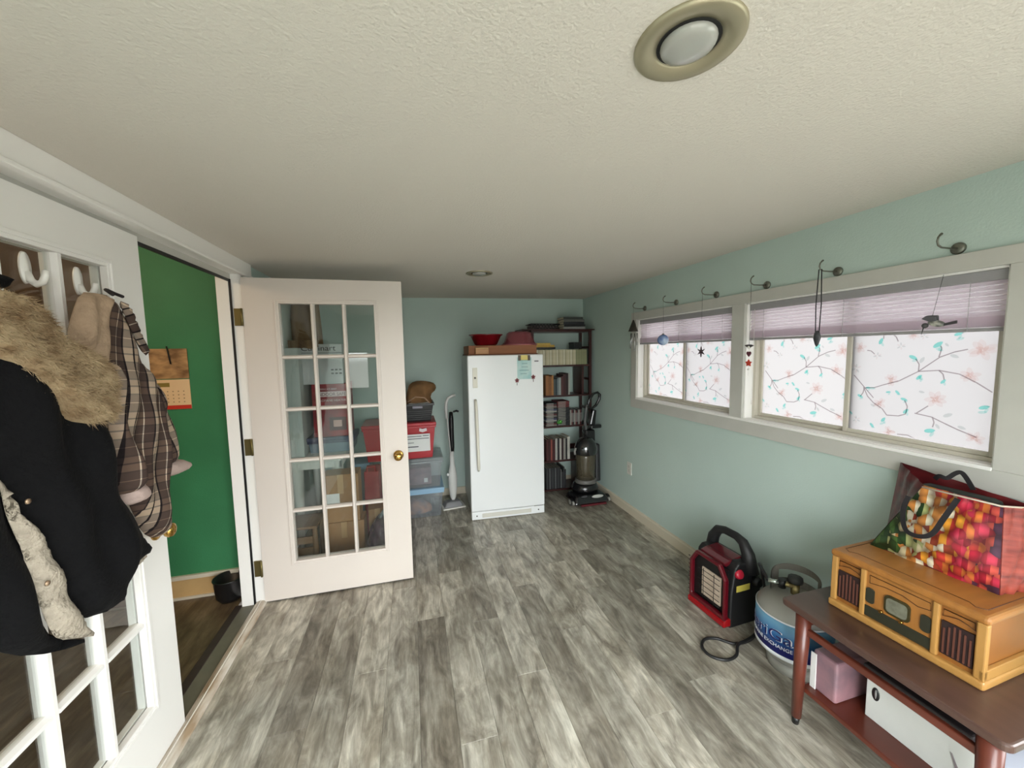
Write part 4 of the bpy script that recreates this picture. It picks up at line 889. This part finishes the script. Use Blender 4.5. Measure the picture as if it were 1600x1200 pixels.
MB().sphere((0, 0, 0), .028, 12, 8, (1.2, .25, .8)).build('body', P('bright_green', (64, 150, 52), .4, noise=(40, .6)), t); MB().sphere((.01, -.005, .008), .01, 8, 6, (1, .5, 1)).build('lime_bead', P('lime', (120, 196, 90), .4), t)  # small paler green bead set on the body
for i in range(9):
    c, nm = CASE[(i*2+4) % 6]
    o = empty('disc_case', (1.665+i*.0162, by0+.02, SH[2]), label='%s upright disc case, %s in the short row' % (nm, ORD[i]), cat='disc case', group='upright disc cases')
    MB().box(0, .0154, 0, .14, 0, .165-(i == 4)*.01).build('shell', bmat(c), o); MB().box(.004, .0115, -.0008, 0, .03, .13).build('spine_title', bmat((150, 150, 146)), o)
# fourth: books
sp = [(.022, .235, (70, 24, 26), 'wine'), (.026, .24, (56, 20, 22), 'deep wine'), (.018, .235, (140, 72, 60), 'rust'), (.03, .225, (64, 22, 26), 'burgundy'), (.024, .24, (172, 168, 160), 'pale grey'), (.022, .24, (40, 38, 42), 'black'), (.022, .235, (184, 180, 170), 'off-white'), (.02, .24, (48, 26, 30), 'dark brown'), (.024, .235, (150, 146, 138), 'silver grey'), (.018, .23, (34, 34, 36), 'charcoal'), (.03, .25, (200, 198, 188), 'white')]
x = 1.385
for th, h, c, nm in sp: book(x, SH[1], th, h, .2, c, '%s book standing on the fourth shelf down' % nm, 'books on the fourth shelf'); x += th+.002
for i in range(14):
    th = .0125; c = [(58, 60, 60), (36, 36, 38), (92, 94, 92), (44, 42, 46)][i % 4]
    book(1.385+i*.0165, SH[0], th, .235-(i > 8)*.03*(i % 3), .2, c, 'thin dark record sleeve on the bottom shelf, %s from the freezer' % ORD[i], 'thin sleeves on the bottom shelf', 'record_sleeve', 'record')
# on the top board
tz_ = SH[-1]+.012
for i, (w_, c, nm) in enumerate(((.25, (150, 150, 148), 'silver spined bottom'), (.25, (28, 28, 32), 'black lower middle'), (.245, (44, 44, 52), 'charcoal middle'), (.235, (92, 92, 88), 'grey upper middle'), (.225, (60, 62, 60), 'dark top'))):
    flat(1.595+.004*(i % 2), 3.82, tz_+i*.0262, w_, .18, .0256, c, '%s book in the pile on top of the bookcase' % nm, rz=.03*(i % 3-1))
t = empty('lattice_basket', (1.235, 3.83, tz_), label='low black lattice basket on top of the bookcase', cat='basket')
MB().box(0, .32, 0, .19, 0, .006).build('base', BLACK, t, .002)
bsk = MB().tube([(.0, 0, .055), (.32, 0, .055), (.32, .19, .055), (.0, .19, .055)], .006, 6, True); bsk.build('rim', BLACK, t)
for i in range(9):
    a = .006+i*.0345; MB().tube([(a, 0, .004), (a+.033, 0, .055)], .003, 5).build('lattice_bar', BLACK, t); MB().tube([(a+.033, 0, .004), (a, 0, .055)], .003, 5).build('lattice_bar', BLACK, t)
MB().box(.01, .31, .02, .17, .006, .04).build('papers', P('basket_papers', (120, 110, 108), .8, noise=(60, .6), ncol=(40, 36, 38)), t)
# ------------------------------------------------------------------ vacuum cleaner
VB = P('vacuum_black', (20, 20, 22), .25, coat=.4); VC = thin('vacuum_clear_cup', (.62, .58, .50), .08, diff=.5, dcol=(100, 92, 74), rough=.08)
t = empty('vacuum_cleaner', (1.70, 3.56, 0), label='black upright vacuum cleaner in the corner before the bookcase', cat='vacuum'); t.scale = (1.25, 1.15, 1)
MB().cbox((.0, -.06, .055), (.31, .24, .075), top=(.86, .7)).build('floor_head', VB, t, .02, 3)
MB().box(-.10, .12, -.188, -.165, .004, .02).build('bumper', P('vacuum_maroon', (92, 24, 32), .4), t, .004)
MB().sphere((.05, -.165, .085), .035, 12, 8, (1.5, .35, .5), M=Matrix.Rotation(.0, 4, 'Z')).build('headlamp', P('vacuum_lamp', (176, 176, 172), .15), t)
MB().sphere((-.06, -.150, .088), .02, 12, 8, (1.4, .4, .5)).build('badge', P('vacuum_badge', (70, 70, 74), .3), t)
for sx_ in (-.17, .145): 
    w_ = MB().cyl((sx_, -.11, .035), (sx_+.028, -.11, .035), .035, n=20).build('wheel', BLACK, t)
    MB().cyl((sx_-.002, -.11, .035), (sx_+.030, -.11, .035), .024, n=20).cyl((sx_+.005, -.149, .035), (sx_+.020, -.149, .035), .02, n=8).build('wheel_cap', P('wheel_grey', (150, 150, 144), .4), w_)
MB().lathe([(.0001, .09), (.10, .09), (.115, .12), (.10, .16), (.085, .18), (.0001, .18)], (.01, .0, 0), 24).build('motor_base', VB, t)
MB().lathe([(.088, .185), (.092, .19), (.09, .215), (.080, .225)], (.01, -.02, 0), 24).build('cup_ring', P('cup_ring_grey', (96, 94, 90), .3), t)
MB().lathe([(.0001, .22), (.080, .22), (.078, .34), (.084, .46), (.084, .49), (.0001, .49)], (.01, -.02, 0), 24).build('dust_cup', VC, t)
MB().lathe([(.0001, .24), (.03, .24), (.04, .44), (.05, .47), (.0001, .47)], (.01, -.02, 0), 16).build('filter', P('filter_grey', (108, 104, 92), .6), t)
MB().lathe([(.088, .485), (.094, .50), (.095, .55), (.082, .60), (.055, .64), (.025, .655), (.0001, .657)], (.01, -.02, 0), 24).build('cup_lid', P('vacuum_dome', (24, 24, 26), .1, coat=1), t)
MB().tube([(-.09, -.05, .56), (-.105, -.06, .53), (-.10, -.055, .495)], .009, 8).build('latch', P('latch_grey', (150, 148, 144), .4), t)
MB().cbox((.085, .09, .42), (.12, .10, .58), top=(.8, .8)).build('back_body', VB, t, .02, 3)
MB().cbox((.14, .05, .36), (.05, .09, .40), top=(.8, .8)).build('side_tools', P('vacuum_dark_grey', (34, 34, 36), .5), t, .015)
MB().tube([(.06, .08, .66), (.045, .07, .8), (.05, .06, .92), (.055, .05, .98)], [.014, .012, .012, .012], 10).build('handle_tube', P('vacuum_tube_grey', (92, 92, 92), .35), t)
MB().tube([(.06, .05, .955), (.075, .05, 1.03), (.11, .05, 1.09), (.15, .05, 1.105), (.172, .05, 1.08), (.168, .05, 1.03), (.135, .05, .965), (.10, .05, .935)], .0125, 10, True).build('handle_loop', VB, t)
MB().cbox((.115, .07, .84), (.05, .06, .16), ry=.15, top=(.7, .8)).cbox((.14, .07, .74), (.10, .05, .04)).build('cord_hook', VB, t, .01)
MB().sphere((.105, .03, .525), .014, 10, 8).build('release_button', P('vacuum_button', (120, 104, 92), .4), t)
# ------------------------------------------------------------------ radiant heater
HR = P('heater_red', (88, 9, 22), .28, coat=.4); HK = P('heater_black', (22, 22, 23), .5, bump=(220, .1))
t = empty('gas_heater', (1.735, 1.745, 0), -PI/2+.05, 'red and black portable gas heater standing by the wall', 'heater')
# local: front is -y, x runs along the wall towards the viewer
W2_ = .135
side = [(-.10, .0), (.115, .0), (.125, .03), (.12, .20), (.085, .33), (.05, .365), (-.045, .365), (-.07, .34), (-.095, .20)]
MB().prism(side, -W2_, W2_, 'x').build('body', HK, t, .012, 3)
fp = [(-W2_+.005, .045), (W2_-.005, .045), (W2_-.005, .28), (W2_-.05, .352), (-W2_+.05, .352), (-W2_+.005, .28)]
def ringprism(name, outer, k, y0, y1, mat, par, bev=.006):
    cx = sum(p[0] for p in outer)/len(outer); cz = sum(p[1] for p in outer)/len(outer); n = len(outer)
    inner = [(cx+(x-cx)*k, cz+(z-cz)*k) for x, z in outer]
    vs = [(x, y, z) for y in (y0, y1) for x, z in outer]+[(x, y, z) for y in (y0, y1) for x, z in inner]
    fs = []
    for i in range(n):
        j = (i+1) % n
        fs += [(i, j, n+j, n+i), (2*n+i, 3*n+i, 3*n+j, 2*n+j), (i, 2*n+i, 2*n+j, j), (n+i, n+j, 3*n+j, 3*n+i)]
    return MB().add(vs, fs).build(name, mat, par, bev)
ringprism('front_frame', fp, .86, -.135, -.108, HR, t)
MB().box(-.115, .115, -.108, -.09, .075, .325).build('inner_panel', BLACK, t)
TILE = P('ceramic_tile', (196, 178, 158), .9, bump=(400, .4))
tl = MB().box(-.052, .082, -.116, -.106, .10, .265).build('ceramic_burner', TILE, t, .002)
for i in range(6): MB().cyl((-.062, -.134, .105+i*.031), (.092, -.134, .105+i*.031), .0018, n=6).build('guard_wire', P('guard_wire', (52, 46, 44), .35, .8), t)
for xx in (-.02, .055): MB().cyl((xx, -.136, .09), (xx, -.136, .275), .0018, n=6).build('guard_wire', P('guard_wire', (52, 46, 44), .35, .8), t)
MB().prism([(-.142, .012), (-.142, .04), (-.12, .058), (-.09, .058), (-.09, .012)], -W2_, W2_, 'x').build('foot_bar', P('heater_bright_red', (146, 12, 20), .22, coat=.4), t, .008)
MB().prism([(-.10, .350), (-.062, .362), (.03, .372), (.03, .345), (-.09, .33)], -W2_+.045, W2_-.045, 'x').build('top_cowl', HR, t, .008)
hp = [(-.135, .30), (-.118, .40), (-.085, .452), (-.04, .468), (.04, .468), (.085, .452), (.118, .40), (.135, .30)]
MB().tube([(x, .035, z) for x, z in hp], [.036, .032, .027, .022, .022, .027, .034, .044], 12).build('handle', HK, t)
MB().lathe([(.0001, .022), (.02, .022), (.026, .014), (.028, 0), (.0001, 0)], n=20, M=Matrix.Translation((W2_-.008, -.045, .305)) @ Matrix.Rotation(PI/2-.5, 4, 'Y')).build('control_knob', P('knob_red', (168, 30, 50), .3), t)
MB().box(W2_, W2_+.0015, -.06, .035, .205, .240).build('yellow_sticker', P('sticker_yellow', (206, 188, 84), .5), t)
MB().cyl((W2_-.002, .07, .25), (W2_+.035, .07, .25), .03, .022, 14).build('gas_inlet', HK, t)
for i in range(9): MB().cyl((-W2_-.002, -.125, .08+i*.026), (-W2_-.012, -.125, .08+i*.026), .003, n=6).build('guard_clip', P('guard_clip', (96, 92, 88), .4, .6), t)
# ------------------------------------------------------------------ gas cylinder
tx_, ty_ = 1.745, 1.335
t = empty('gas_cylinder', (tx_, ty_, 0), label='grey gas cylinder with a blue printed sleeve beside the heater', cat='gas cylinder')
TG = P('tank_grey_paint', (150, 148, 140), .45, noise=(5, .1)); R = .156
MB().lathe([(.10, 0), (.105, 0), (.105, .05), (.10, .05)], n=32).build('foot_ring', TG, t)
MB().lathe([(.0001, .03), (.06, .035), (.11, .055), (.145, .095), (R-.002, .125), (R-.002, .285), (.148, .305), (.125, .333), (.09, .352), (.04, .362), (.0001, .363)], n=48).build('shell', TG, t)
def band(z0, z1, mat, name, r=R): return MB().lathe([(r-.002, z0), (r, z0), (r, z1), (r-.002, z1)], n=64).build(name, mat, t)
sl = bpy.data.materials.new('sleeve_blue_print'); sl.use_nodes = True; nt = sl.node_tree; b = nt.nodes['Principled BSDF']; b.inputs['Roughness'].default_value = .35
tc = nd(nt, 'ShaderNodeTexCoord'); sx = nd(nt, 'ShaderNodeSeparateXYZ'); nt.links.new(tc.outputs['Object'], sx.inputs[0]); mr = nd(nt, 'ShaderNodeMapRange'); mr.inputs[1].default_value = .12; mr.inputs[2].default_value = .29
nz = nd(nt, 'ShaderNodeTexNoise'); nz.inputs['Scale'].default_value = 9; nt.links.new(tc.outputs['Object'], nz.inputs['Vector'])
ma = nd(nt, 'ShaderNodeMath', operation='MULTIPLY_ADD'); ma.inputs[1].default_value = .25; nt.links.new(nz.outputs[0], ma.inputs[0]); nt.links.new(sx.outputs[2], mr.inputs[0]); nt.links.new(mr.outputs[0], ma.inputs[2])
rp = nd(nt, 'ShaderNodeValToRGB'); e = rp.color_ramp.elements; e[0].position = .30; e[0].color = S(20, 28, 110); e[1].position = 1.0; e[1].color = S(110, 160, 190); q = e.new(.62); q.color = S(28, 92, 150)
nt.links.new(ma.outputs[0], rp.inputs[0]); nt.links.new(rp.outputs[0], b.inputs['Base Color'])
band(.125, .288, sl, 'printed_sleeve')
WTT = P('sleeve_white', (226, 228, 232), .4); band(.284, .291, WTT, 'sleeve_upper_edge', R+.0006); band(.108, .126, WTT, 'sleeve_lower_edge', R+.0002)
def bender(r, phi0):
    return lambda c: Vector(((r+c.z)*math.cos(phi0+c.x/r), (r+c.z)*math.sin(phi0+c.x/r), c.y))
# the outward normal towards the viewer is about -125 deg
text('AmeriGas', .070, P('sleeve_navy', (24, 24, 92), .4), t, (0, 0, .188), (0, 0, 0), width=.36, bend=bender(R+.0022, -PI-1.42), name='lettering')
text('AmeriGas', .074, WTT, t, (0, 0, .1865), (0, 0, 0), width=.367, bend=bender(R+.0012, -PI-1.44), name='lettering_outline')
text('PROPANE EXCHANGE', .024, WTT, t, (0, 0, .155), (0, 0, 0), width=.23, bend=bender(R+.0016, -PI-.80), name='small_lettering')
# collar: arc of about 250 deg open towards the viewer's left
cm_ = MB(); n = 26; rad = .098
def col(i, z, r=rad): a = math.radians(-68+200*i/(n-1)); return (r*math.cos(a), r*math.sin(a), z)
vs = []; fs = []
def hslot(i): return 7 <= i <= 18
for r in (rad, rad-.004):
    for i in range(n):
        for z in (.335, .385, .43, .462-.012*((i-12.5)/12.5)**2*2): vs.append(col(i, z, r))
for k in range(2):
    o_ = k*n*4
    for i in range(n-1):
        for j in range(3):
            if j == 1 and 5 <= i <= 18: continue
            fs.append((o_+i*4+j, o_+(i+1)*4+j, o_+(i+1)*4+j+1, o_+i*4+j+1))
m_ = MB(); m_.add(vs, fs); o = m_.build('collar', P('collar_grey', (112, 108, 100), .5), t)
MB().cyl((0, 0, .36), (0, 0, .415), .018, n=14).cyl((0, 0, .40), (-.045, .03, .405), .012, n=12).build('valve', P('valve_brass', (150, 134, 92), .35, .8), t)
MB().lathe([(.0001, .42), (.03, .42), (.033, .43), (.03, .445), (.0001, .447)], n=10).build('valve_wheel', P('valve_dark', (44, 44, 44), .5), t)
MB().cyl((-.05, .035, .405), (-.085, .07, .405), .011, n=12).build('hose_nut', P('nut_bright', (190, 200, 192), .2, .9), t)
MB().cyl((-.045, .03, .385), (-.045, .03, .425), .016, n=12).build('regulator', BLACK, t)
t = empty('gas_hose', (1.60, 1.50, 0), label='black rubber hose looped on the floor before the heater', cat='hose')
hpts = [(.06, -.095, .405), (.10, -.01, .43), (.17, .035, .36), (.21, .035, .12), (.15, .03, .02), (.06, .0, .012), (-.03, .005, .012), (-.09, .06, .012), (-.155, .07, .012), (-.205, .03, .012), (-.205, -.03, .012), (-.15, -.07, .012), (-.08, -.06, .012), (-.03, -.02, .024), (.03, -.012, .028), (.09, .005, .024), (.16, .015, .05)]
def catmull(p, k=6):
    out = []; p = [Vector(a) for a in p]
    for i in range(len(p)-1):
        a, b_, c, d = p[max(i-1, 0)], p[i], p[i+1], p[min(i+2, len(p)-1)]
        for j in range(k):
            s = j/k; out.append(.5*((2*b_)+(c-a)*s+(2*a-5*b_+4*c-d)*s*s+(3*b_-a-3*c+d)*s**3))
    return out+[p[-1]]
MB().tube(catmull(hpts), .0075, 10).build('tube', P('hose_rubber', (26, 26, 27), .45), t)
MB().cyl((.16, .015, .05), (.175, .018, .075), .014, n=12).build('fitting', P('fitting_dark', (70, 68, 62), .35, .8), t)
# ------------------------------------------------------------------ side table
WAL = P('walnut_top', (80, 57, 49), .35, noise=(4, .22, (6, .5, 1)), coat=.25); MAH = P('mahogany_red', (98, 44, 30), .35, noise=(4, .25, (1, 1, 4)), coat=.2)
t = empty('side_table', (1.69, .84, 0), label='walnut side table with rounded corners and a lower shelf', cat='table')
def rrect(x0, x1, y0, y1, r, n=6):
    out = []
    for cx, cy_, a0 in ((x1-r, y1-r, 0), (x0+r, y1-r, 90), (x0+r, y0+r, 180), (x1-r, y0+r, 270)):
        for i in range(n+1): a = math.radians(a0+90*i/n); out.append((cx+r*math.cos(a), cy_+r*math.sin(a)))
    return out
MB().prism(rrect(-.245, .245, -.305, .325, .022), .488, .515, 'z').build('top', WAL, t, .008, 3)
for sx_ in (-.205, .21):
    for sy_ in (-.255, .255):
        k = 1.02
        MB().cyl((sx_*1.03, sy_*1.03, .032), (sx_, sy_, .488), .018, .027, 14).build('leg', MAH, t)
        MB().cyl((sx_*1.035, sy_*1.035, 0), (sx_*1.03, sy_*1.03, .032), .012, .0145, 14).build('leg_cap', BLACK, t)
MB().box(-.215, -.197, -.25, .25, .405, .432).build('front_rail', MAH, t, .004)
MB().box(.20, .218, -.25, .25, .405, .46).build('back_rail', MAH, t, .004)
for sy_ in (-.262, .25): MB().box(-.2, .205, sy_, sy_+.014, .425, .465).build('end_rail', MAH, t, .003)
MB().box(-.195, .215, -.262, .262, .145, .165).build('lower_shelf', MAH, t, .004)
# goods on the lower shelf
t = empty('knife_set_carton', (1.60, .755, .165), label='long white carton with printed knives on the lower shelf', cat='box')
MB().box(0, .15, -.185, .185, 0, .155).build('carton', P('white_glossy_carton', (206, 208, 204), .4, noise=(8, .06)), t, .002)
MB().lathe([(.0001, .0012), (.016, .0012), (.016, 0)], n=24, M=Matrix.Translation((-.0002, .155, .108)) @ Matrix.Rotation(-PI/2, 4, 'Y') @ Matrix.Diagonal((1.55, .75, 1, 1))).build('oval_logo', P('logo_black', (26, 26, 28), .4), t)
MB().lathe([(.0001, .0016), (.012, .0016), (.012, .0012)], n=24, M=Matrix.Translation((-.0002, .155, .108)) @ Matrix.Rotation(-PI/2, 4, 'Y') @ Matrix.Diagonal((1.5, .28, 1, 1))).build('logo_lettering', P('logo_grey', (150, 150, 150), .4), t)
MB().prism([(-.045, .10), (-.055, .07), (-.075, .0), (-.098, .0), (-.062, .07), (-.05, .098)], -.0016, -.0002, 'x').build('printed_blade', P('blade_grey', (128, 120, 124), .3), t)
MB().prism([(-.10, .085), (-.118, .092), (-.125, .082), (-.165, .0), (-.135, .0), (-.105, .06)], -.0018, -.0002, 'x').build('printed_handle', P('logo_black', (26, 26, 28), .4), t)
t = empty('pink_pack', (1.525, 1.045, .165), label='pink and white wrapped pack at the far end of the shelf', cat='package')
MB().cbox((.11, .0, .08), (.21, .10, .16), top=(.92, .9)).build('pack', P('pink_print', (150, 112, 118), .4, noise=(12, .35), ncol=(120, 96, 104)), t, .01, 3)
MB().box(.002, .006, .024, .046, .0, .15).build('white_edge', P('pack_white', (214, 212, 210), .4), t, .001)
t = empty('dark_case', (1.59, .76, .323), label='flat dark case lying on the white carton under the tabletop', cat='case')
MB().box(.0, .16, -.10, .19, 0, .045).build('case', P('dark_case', (40, 34, 36), .5), t, .006)
MB().box(-.002, .0, .0, .05, .015, .028).build('clasp', P('case_clasp', (90, 86, 84), .4, .6), t)
t = empty('white_papers', (1.60, .60, .323), label='white folded papers on the near end of the carton', cat='papers')
for k in range(3): MB().cbox((.05, .0, .004+k*.008), (.12, .09, .007), .03*k).build('sheet', P('paper_bluish', (188, 192, 206), .7), t)
# ------------------------------------------------------------------ wooden radio
OAK = P('honey_oak', (160, 106, 48), .42, noise=(5, .2, (1, 6, 1)), coat=.15); OAKL = P('honey_oak_light', (178, 132, 70), .4, noise=(6, .15, (1, 5, 1)), coat=.15); OAKD = P('honey_oak_panel', (146, 92, 38), .45, noise=(5, .2, (1, 5, 1)))
LINE = P('burnt_line', (74, 42, 20), .6); GRN = P('radio_dark_green', (44, 44, 32), .45)
t = empty('wooden_radio', (1.60, .868, .515), .035, 'honey oak retro record player radio on the side table', 'radio')
L2 = .210
MB().box(.012, .315, -L2+.012, L2-.012, .028, .205).build('cabinet', OAKD, t)
MB().box(-.006, .325, -L2-.004, L2+.004, 0, .028).build('plinth', OAKL, t, .008, 3)
MB().box(-.006, .325, -L2-.004, L2+.004, .205, .232).build('lid', OAK, t, .011, 3)
for y0_, y1_ in ((-L2, -L2+.024), (-L2+.105, -L2+.122), (L2-.115, L2-.098), (L2-.02, L2)): MB().box(0, .02, y0_, y1_, .028, .205).build('pilaster', OAKL, t, .004)
MB().box(.0, .32, -L2, -L2+.012, .028, .06).box(.30, .32, -L2, -L2+.012, .06, .205).build('end_frame', OAKL, t, .002)
def grille(yc):
    g = MB().box(.006, .014, yc-.036, yc+.036, .045, .155).build('speaker_opening', P('grille_dark', (36, 16, 14), .7), t)
    for i in range(6):
        h = .155-.022*abs(i-2.5)/2.5; MB().box(.0035, .0065, yc-.032+i*.0118, yc-.028+i*.0118, .05, h).build('slat', P('grille_slat', (150, 104, 84) if i in (2, 3) else (96, 56, 44), .5), g)
    MB().tube([(.009, yc-.036, .168), (.009, yc-.034, .192), (.009, yc+.034, .192), (.009, yc+.036, .168), (.009, yc+.02, .175), (.009, yc, .18), (.009, yc-.02, .175)], .0014, 5, True).build('carved_line', LINE, t)
grille(L2-.059); grille(-L2+.064)
fp_ = MB().box(.008, .0125, -.093, .1, .03, .203).build('fascia', OAK, t)
MB().box(.004, .0085, -.09, .097, .032, .072).build('tape_slot', GRN, t, .002)
MB().prism(rrect(-.034, .038, .082, .15, .016), .003, .0085, 'x').build('dial_bezel', P('dial_bezel', (72, 66, 40), .3, .5), t)
MB().prism(rrect(-.027, .031, .09, .142, .012), .001, .0035, 'x').build('dial_glass', P('dial_glass', (112, 112, 96), .12, noise=(40, .3), coat=.6), t)
for y0_ in (-.086, .068): MB().prism(rrect(y0_, y0_+.026, .085, .142, .010), .004, .0085, 'x').build('side_window', GRN, t)
for y0_ in (-.012, .045): MB().cyl((.009, y0_, .076), (-.002, y0_, .076), .005, n=12).build('control_knob', BRASS, t)
MB().tube([(.0075, .085, .16), (.0075, .085, .19), (.0075, -.08, .19), (.0075, -.082, .165), (.0075, -.05, .158), (.0075, -.01, .17), (.0075, .04, .17)], .0014, 5, True).build('carved_line', LINE, t)
MB().tube([(.045, .19, .2325), (.03, .17, .2325), (.045, .15, .2325), (.045, -.15, .2325), (.03, -.17, .2325), (.045, -.19, .2325), (.28, -.19, .2325), (.28, .19, .2325)], .0013, 5, True).build('carved_line', LINE, t)
# ------------------------------------------------------------------ shopping bag
def veg_mat():
    m = bpy.data.materials.new('vegetable_print'); m.use_nodes = True; nt = m.node_tree; b = nt.nodes['Principled BSDF']; b.inputs['Roughness'].default_value = .3; b.inputs['Coat Weight'].default_value = .3
    tc = nd(nt, 'ShaderNodeTexCoord'); sx = nd(nt, 'ShaderNodeSeparateXYZ'); nt.links.new(tc.outputs['Object'], sx.inputs[0])
    wn = nd(nt, 'ShaderNodeTexNoise'); wn.inputs['Scale'].default_value = 16; wn.inputs['Detail'].default_value = 2; nt.links.new(tc.outputs['Object'], wn.inputs['Vector'])
    wa = nd(nt, 'ShaderNodeVectorMath', operation='MULTIPLY_ADD'); wa.inputs[1].default_value = (.035, .035, .035); nt.links.new(wn.outputs['Color'], wa.inputs[0]); nt.links.new(tc.outputs['Object'], wa.inputs[2])
    v = nd(nt, 'ShaderNodeTexVoronoi'); v.inputs['Scale'].default_value = 29; v.inputs['Randomness'].default_value = .85; nt.links.new(wa.outputs[0], v.inputs['Vector'])
    # position along the face (-y local = towards viewer): greens, then creams/oranges, then reds
    sv = nd(nt, 'ShaderNodeSeparateColor'); nt.links.new(v.outputs['Color'], sv.inputs[0])
    ad = nd(nt, 'ShaderNodeMath', operation='MULTIPLY_ADD'); ad.inputs[1].default_value = .11; nt.links.new(sv.outputs[0], ad.inputs[0]); nt.links.new(sx.outputs[1], ad.inputs[2])
    mr = nd(nt, 'ShaderNodeMapRange'); mr.inputs[1].default_value = .225; mr.inputs[2].default_value = -.11; nt.links.new(ad.outputs[0], mr.inputs[0])
    r = nd(nt, 'ShaderNodeValToRGB'); e = r.color_ramp; e.interpolation = 'CONSTANT'
    e.elements[0].position = 0; e.elements[0].color = S(34, 58, 30); e.elements[1].position = .96; e.elements[1].color = S(88, 52, 78)
    for p, c in ((.10, (62, 92, 44)), (.17, (36, 66, 34)), (.24, (168, 176, 118)), (.30, (206, 196, 160)), (.37, (196, 130, 66)), (.44, (214, 206, 184)), (.50, (152, 62, 42)), (.56, (214, 148, 52)), (.62, (188, 60, 54)), (.68, (208, 116, 58)), (.73, (176, 34, 58)), (.80, (204, 54, 84)), (.86, (150, 24, 46)), (.91, (206, 84, 72))):
        q = e.elements.new(p); q.color = S(*c)
    nt.links.new(mr.outputs[0], r.inputs[0])
    sh = nd(nt, 'ShaderNodeValToRGB'); sh.color_ramp.elements[0].color = (1.25, 1.25, 1.2, 1); sh.color_ramp.elements[1].color = (.22, .16, .15, 1); sh.color_ramp.elements[0].position = .12; sh.color_ramp.elements[1].position = .72
    dm = nd(nt, 'ShaderNodeMath', operation='MULTIPLY'); dm.inputs[1].default_value = 1.0; nt.links.new(v.outputs['Distance'], dm.inputs[0]); nt.links.new(dm.outputs[0], sh.inputs[0])
    mx = nd(nt, 'ShaderNodeMix', data_type='RGBA', blend_type='MULTIPLY'); mx.inputs[0].default_value = .85; nt.links.new(r.outputs[0], mx.inputs[6]); nt.links.new(sh.outputs[0], mx.inputs[7]); nt.links.new(mx.outputs[2], b.inputs['Base Color'])
    bp = nd(nt, 'ShaderNodeBump'); bp.inputs['Strength'].default_value = .25; bp.inputs['Distance'].default_value = .01; n = nd(nt, 'ShaderNodeTexNoise'); n.inputs['Scale'].default_value = 9; nt.links.new(tc.outputs['Object'], n.inputs['Vector']); nt.links.new(n.outputs[0], bp.inputs['Height']); nt.links.new(bp.outputs[0], b.inputs['Normal'])
    return m
VEG = veg_mat(); MEAT = P('bacon_print', (168, 74, 62), .35, noise=(7, .5, (1, 1, 6)), ncol=(108, 36, 34), coat=.3, bump=(9, .3)); MEAT2 = P('dark_red_print', (112, 36, 38), .35, noise=(6, .4, (4, 1, 4)), ncol=(70, 20, 24), coat=.3)
bgx, bgy, bgz = 1.775, .88, .747
t = empty('shopping_bag', (bgx, bgy, bgz), .06, 'glossy shopping bag printed with vegetables on the radio', 'bag')
# corners (x,y): front-far, front-near, back-near, back-far ; bottom and top rings with slump
def quadgrid(name, P00, P10, P11, P01, mat, bul, nu=14, nv=12, th=.002):
    P00, P10, P11, P01 = map(Vector, (P00, P10, P11, P01)); vs = []; nrm = (P10-P00).cross(P01-P00).normalized()
    for s in (0, 1):
        for j in range(nv+1):
            for i in range(nu+1):
                u, v = i/nu, j/nv; p = (P00*(1-u)+P10*u)*(1-v)+(P01*(1-u)+P11*u)*v
                w_ = bul*math.sin(PI*u)*math.sin(PI*min(1, v*1.1))+.006*math.sin(u*17+v*9)*math.sin(PI*u)
                vs.append(p+nrm*(w_-s*th))
    N = (nu+1)*(nv+1); fs = []
    for j in range(nv):
        for i in range(nu):
            a = j*(nu+1)+i; fs += [(a, a+1, a+nu+2, a+nu+1), (N+a, N+a+nu+1, N+a+nu+2, N+a+1)]
    m = MB(); m.add(vs, fs, True); return m.build(name, mat, t)
A, B, C_, D = (.0, .175, 0), (-.0, -.165, 0), (.135, -.185, 0), (.145, .20, 0)
At, Bt, Ct, Dt = (.035, .045, .285), (.02, -.15, .285), (.125, -.19, .275), (.14, .165, .325)
quadgrid('front_panel', B, A, At, Bt, VEG, -.018)
quadgrid('near_panel', C_, B, Bt, Ct, MEAT, -.016)
quadgrid('back_panel', D, C_, Ct, Dt, MEAT2, -.008)
quadgrid('far_panel', A, D, Dt, At, MEAT2, .02)
MB().prism([(p[0], p[1]) for p in (A, D, C_, B)], .0, .003, 'z').build('base', MEAT2, t)
STRAP = P('black_strap', (24, 20, 24), .7)
def strap(name, pts, wd):
    pts = [Vector(p) for p in catmull(pts, 5)]; vs = []; fs = []; n = len(pts)
    for k, p in enumerate(pts):
        tg = (pts[min(k+1, n-1)]-pts[max(k-1, 0)]).normalized(); s = tg.cross(Vector((1, 0, 0))).normalized()*wd/2
        for q in (p-s, p+s, p+s-Vector((.003, 0, 0)), p-s-Vector((.003, 0, 0))): vs.append(q)
    for k in range(n-1):
        for j in range(4): fs.append((4*k+j, 4*k+(j+1) % 4, 4*k+4+(j+1) % 4, 4*k+4+j))
    fs += [(0, 1, 2, 3), (4*n-1, 4*n-2, 4*n-3, 4*n-4)]
    return MB().add(vs, fs).build(name, STRAP, t)
strap('handle', [(.012, .075, .235), (-.006, .078, .19), (-.022, .068, .14), (-.03, .05, .115), (-.032, .015, .115), (-.03, -.015, .14), (-.02, -.035, .2), (.006, -.055, .275)], .015)
strap('handle', [(.10, .045, .30), (.09, .03, .318), (.09, .01, .316), (.095, -.008, .338), (.095, -.022, .346), (.10, -.034, .330), (.11, -.05, .29)], .014)
MB().tube([(.012, .04, .283), (.01, -.15, .285), (.12, -.19, .276)], .003, 6).build('top_binding', P('binding_cream', (196, 184, 168), .6), t)
MB().cbox((.07, -.03, .235), (.07, .20, .10)).build('contents', P('bag_contents', (30, 40, 34), .7, noise=(12, .5)), t, .02)
